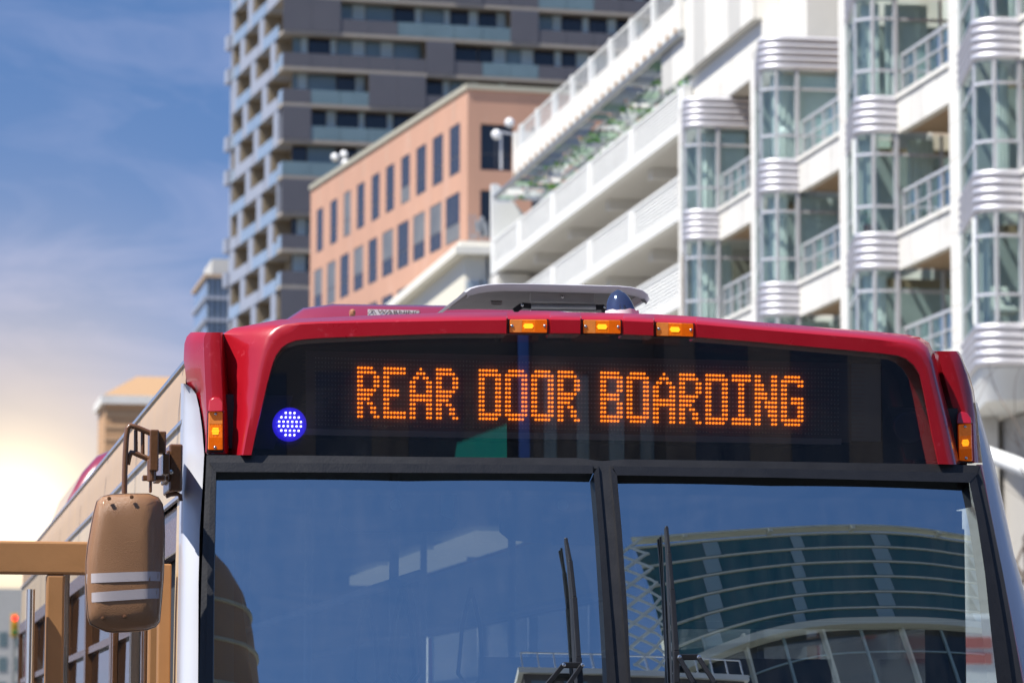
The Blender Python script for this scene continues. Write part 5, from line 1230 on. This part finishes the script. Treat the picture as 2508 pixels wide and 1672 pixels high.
# curved office tower far behind the camera: the windscreen mirrors its top floors
tw = V((0, 0, 0)); AZ0, AZ1, DD = math.radians(16.5), math.radians(43), 118.0
def tp(az, d, z): return V((math.sin(az)*d, -math.cos(az)*d, z))
M('office_glass', (0.035, 0.115, 0.12), 0.12, var=.3, vs=.05, coat=.4); M('office_cream', (0.60, 0.60, 0.50), 0.6, var=.06); M('office_panel', (0.26, 0.36, 0.38), 0.3, var=.1); M('office_lattice', (0.66, 0.68, 0.62), .5)
M('office_low_glass', (0.020, 0.028, 0.034), 0.1, var=.3, vs=.08, coat=.4)
office = empty('curved_office_tower', tp((AZ0+AZ1)/2, DD, 0), 'curved teal glass office tower with cream bands, mirrored in the right windscreen pane', 'building')
def dist(t): return 116.5+9*t*t+20*t**6          # the front bows towards the street
NS = 28
def zfan(z, t): return z if z < 20 else z-max(0, min(1.6, (92-z)/20))*(7.5*max(0, (.45-t)/.45)**2+2.5*max(0, (t-.7)/.3)**2)   # the floors sweep down at both ends
def arc(z, off=0.0, t0=0.0, t1=1.0): return [tp(lerp(AZ0, AZ1, lerp(t0, t1, i/NS)), dist(lerp(t0, t1, i/NS))-off, zfan(z, lerp(t0, t1, i/NS))) for i in range(NS+1)]
def band(z0, z1, o0, name, mat, t0=0.0, t1=1.0):
    mb = MB(); mb.grid([arc(z0, -.5, t0, t1), arc(z0, o0, t0, t1), arc(z1, o0, t0, t1), arc(z1, -.5, t0, t1)]); return mb.build(name, mat, office, smooth=30)
ZC = 70.5; FL = 3.3; ZT = ZC+6*FL
mb = MB(); mb.grid([arc(ZC), arc(ZT)]); mb.build('glazing', 'office_glass', office, smooth=60)
mb = MB(); mb.grid([arc(0), arc(ZC)]); mb.build('lower_glazing', 'office_low_glass', office, smooth=60)
for i in range(6): band(ZC+FL*i+2.85, ZC+FL*i+3.15, .35, 'spandrel', 'office_cream')
band(ZC-1.4, ZC-.1, 2.2, 'cornice', 'office_cream'); band(ZT+.6, ZT+1.0, 1.2, 'roof_ring', 'office_cream')
for k, t in enumerate((0.12, 0.34, 0.55, 0.76, 0.93)):
    for i in range(6):
        w_ = .014 if k % 2 else .02; z0 = ZC+FL*i; sh = .012*i
        mb = MB(); mb.grid([[tp(lerp(AZ0, AZ1, t+sh+s_), dist(t+sh+s_)-.25, zfan(z, t+sh+s_)) for s_ in (-w_, 0, w_)] for z in (z0+.02, z0+2.68)]); mb.build('panel', 'office_panel', office)
    q = tp(lerp(AZ0, AZ1, t), dist(t)-.6, 0); mb = MB(); mb.bar(q+V((0, 0, ZT)), q+V((0, 0, ZT+.6)), 1.4, .6); mb.build('roof_bracket', 'office_cream', office)
for i in range(18):
    z = ZC-6-i*7.2
    if z > 5: band(z, z+.25, .25, 'transom', 'office_panel')
for i in range(0, 22, 2):
    t = i/21; q = tp(lerp(AZ0, AZ1, t), dist(t)-.25, 0); mb = MB(); mb.bar(q, q+V((0, 0, ZC-1.5)), .35 if i % 4 else 1.6, .35); mb.build('mullion', 'office_panel' if i % 4 else 'office_cream', office)
# white diamond lattice hung on the tower's end
la0, la1 = math.radians(14.4), math.radians(17.0); mb = MB()
for i in range(-3, 14):
    for sg_ in (1, -1):
        pts = []
        for j in range(5):
            t = j/4; z = 47+i*3.3+(t if sg_ > 0 else 1-t)*7
            pts.append(tp(lerp(la0+.012*(86-z)/30, la1+.004*(86-z)/30, t), DD-3, z))
        for a, b in zip(pts, pts[1:]):
            if 46 < a.z < 90: mb.bar(a, b, .42, .3)
lat = mb.build('lattice_screen', 'office_lattice', office)
# lower block with a roof terrace, mirrored at the foot of the windscreen
rt = block('terrace_building', 7, 21, -62, -54.5, 31.0, 'row_dark', 'dark block with a railed roof terrace behind the camera, mirrored low in the windscreen', 'y+', 9, 7, 'tower_teal')
mb = MB(); mb.bar((7, -54.4, 33), (21, -54.4, 33), .1)
for i in range(15): mb.bar((7+i, -54.4, 31.5), (7+i, -54.4, 33), .08)
mb.build('roof_railing', 'mullion', rt)

# round brown tower behind the camera on the left, mirrored at the left edge of the windscreen
cb = V((-math.sin(math.radians(13.6))*60, -math.cos(math.radians(13.6))*60, 0))
M('round_brown', (0.30, 0.17, 0.085), .6, var=.15, vs=.3); M('round_olive', (0.34, 0.31, 0.23), .6, var=.1, vs=.3)
rb = empty('round_brown_tower', cb, 'round brown tower with a domed top, mirrored at the left edge of the windscreen', 'building')
prof = [(5.6, 0), (5.5, 14), (5.2, 26), (4.9, 33), (4.5, 38), (3.9, 42), (3.2, 45), (2.3, 47.5), (1.3, 49.2), (.4, 50)]
MB().lathe(cb, (0, 0, 1), prof, 40).build('shaft', 'round_brown', rb, smooth=50)
for i in range(9):
    z = 4+i*4.4; r = interp([(h, r_) for r_, h in prof], z)+.04
    MB().lathe(cb+V((0, 0, z)), (0, 0, 1), [(r, 0), (r+.12, .05), (r+.12, .35), (r, .4)], 40).build('ring_band', 'round_olive', rb, smooth=50)
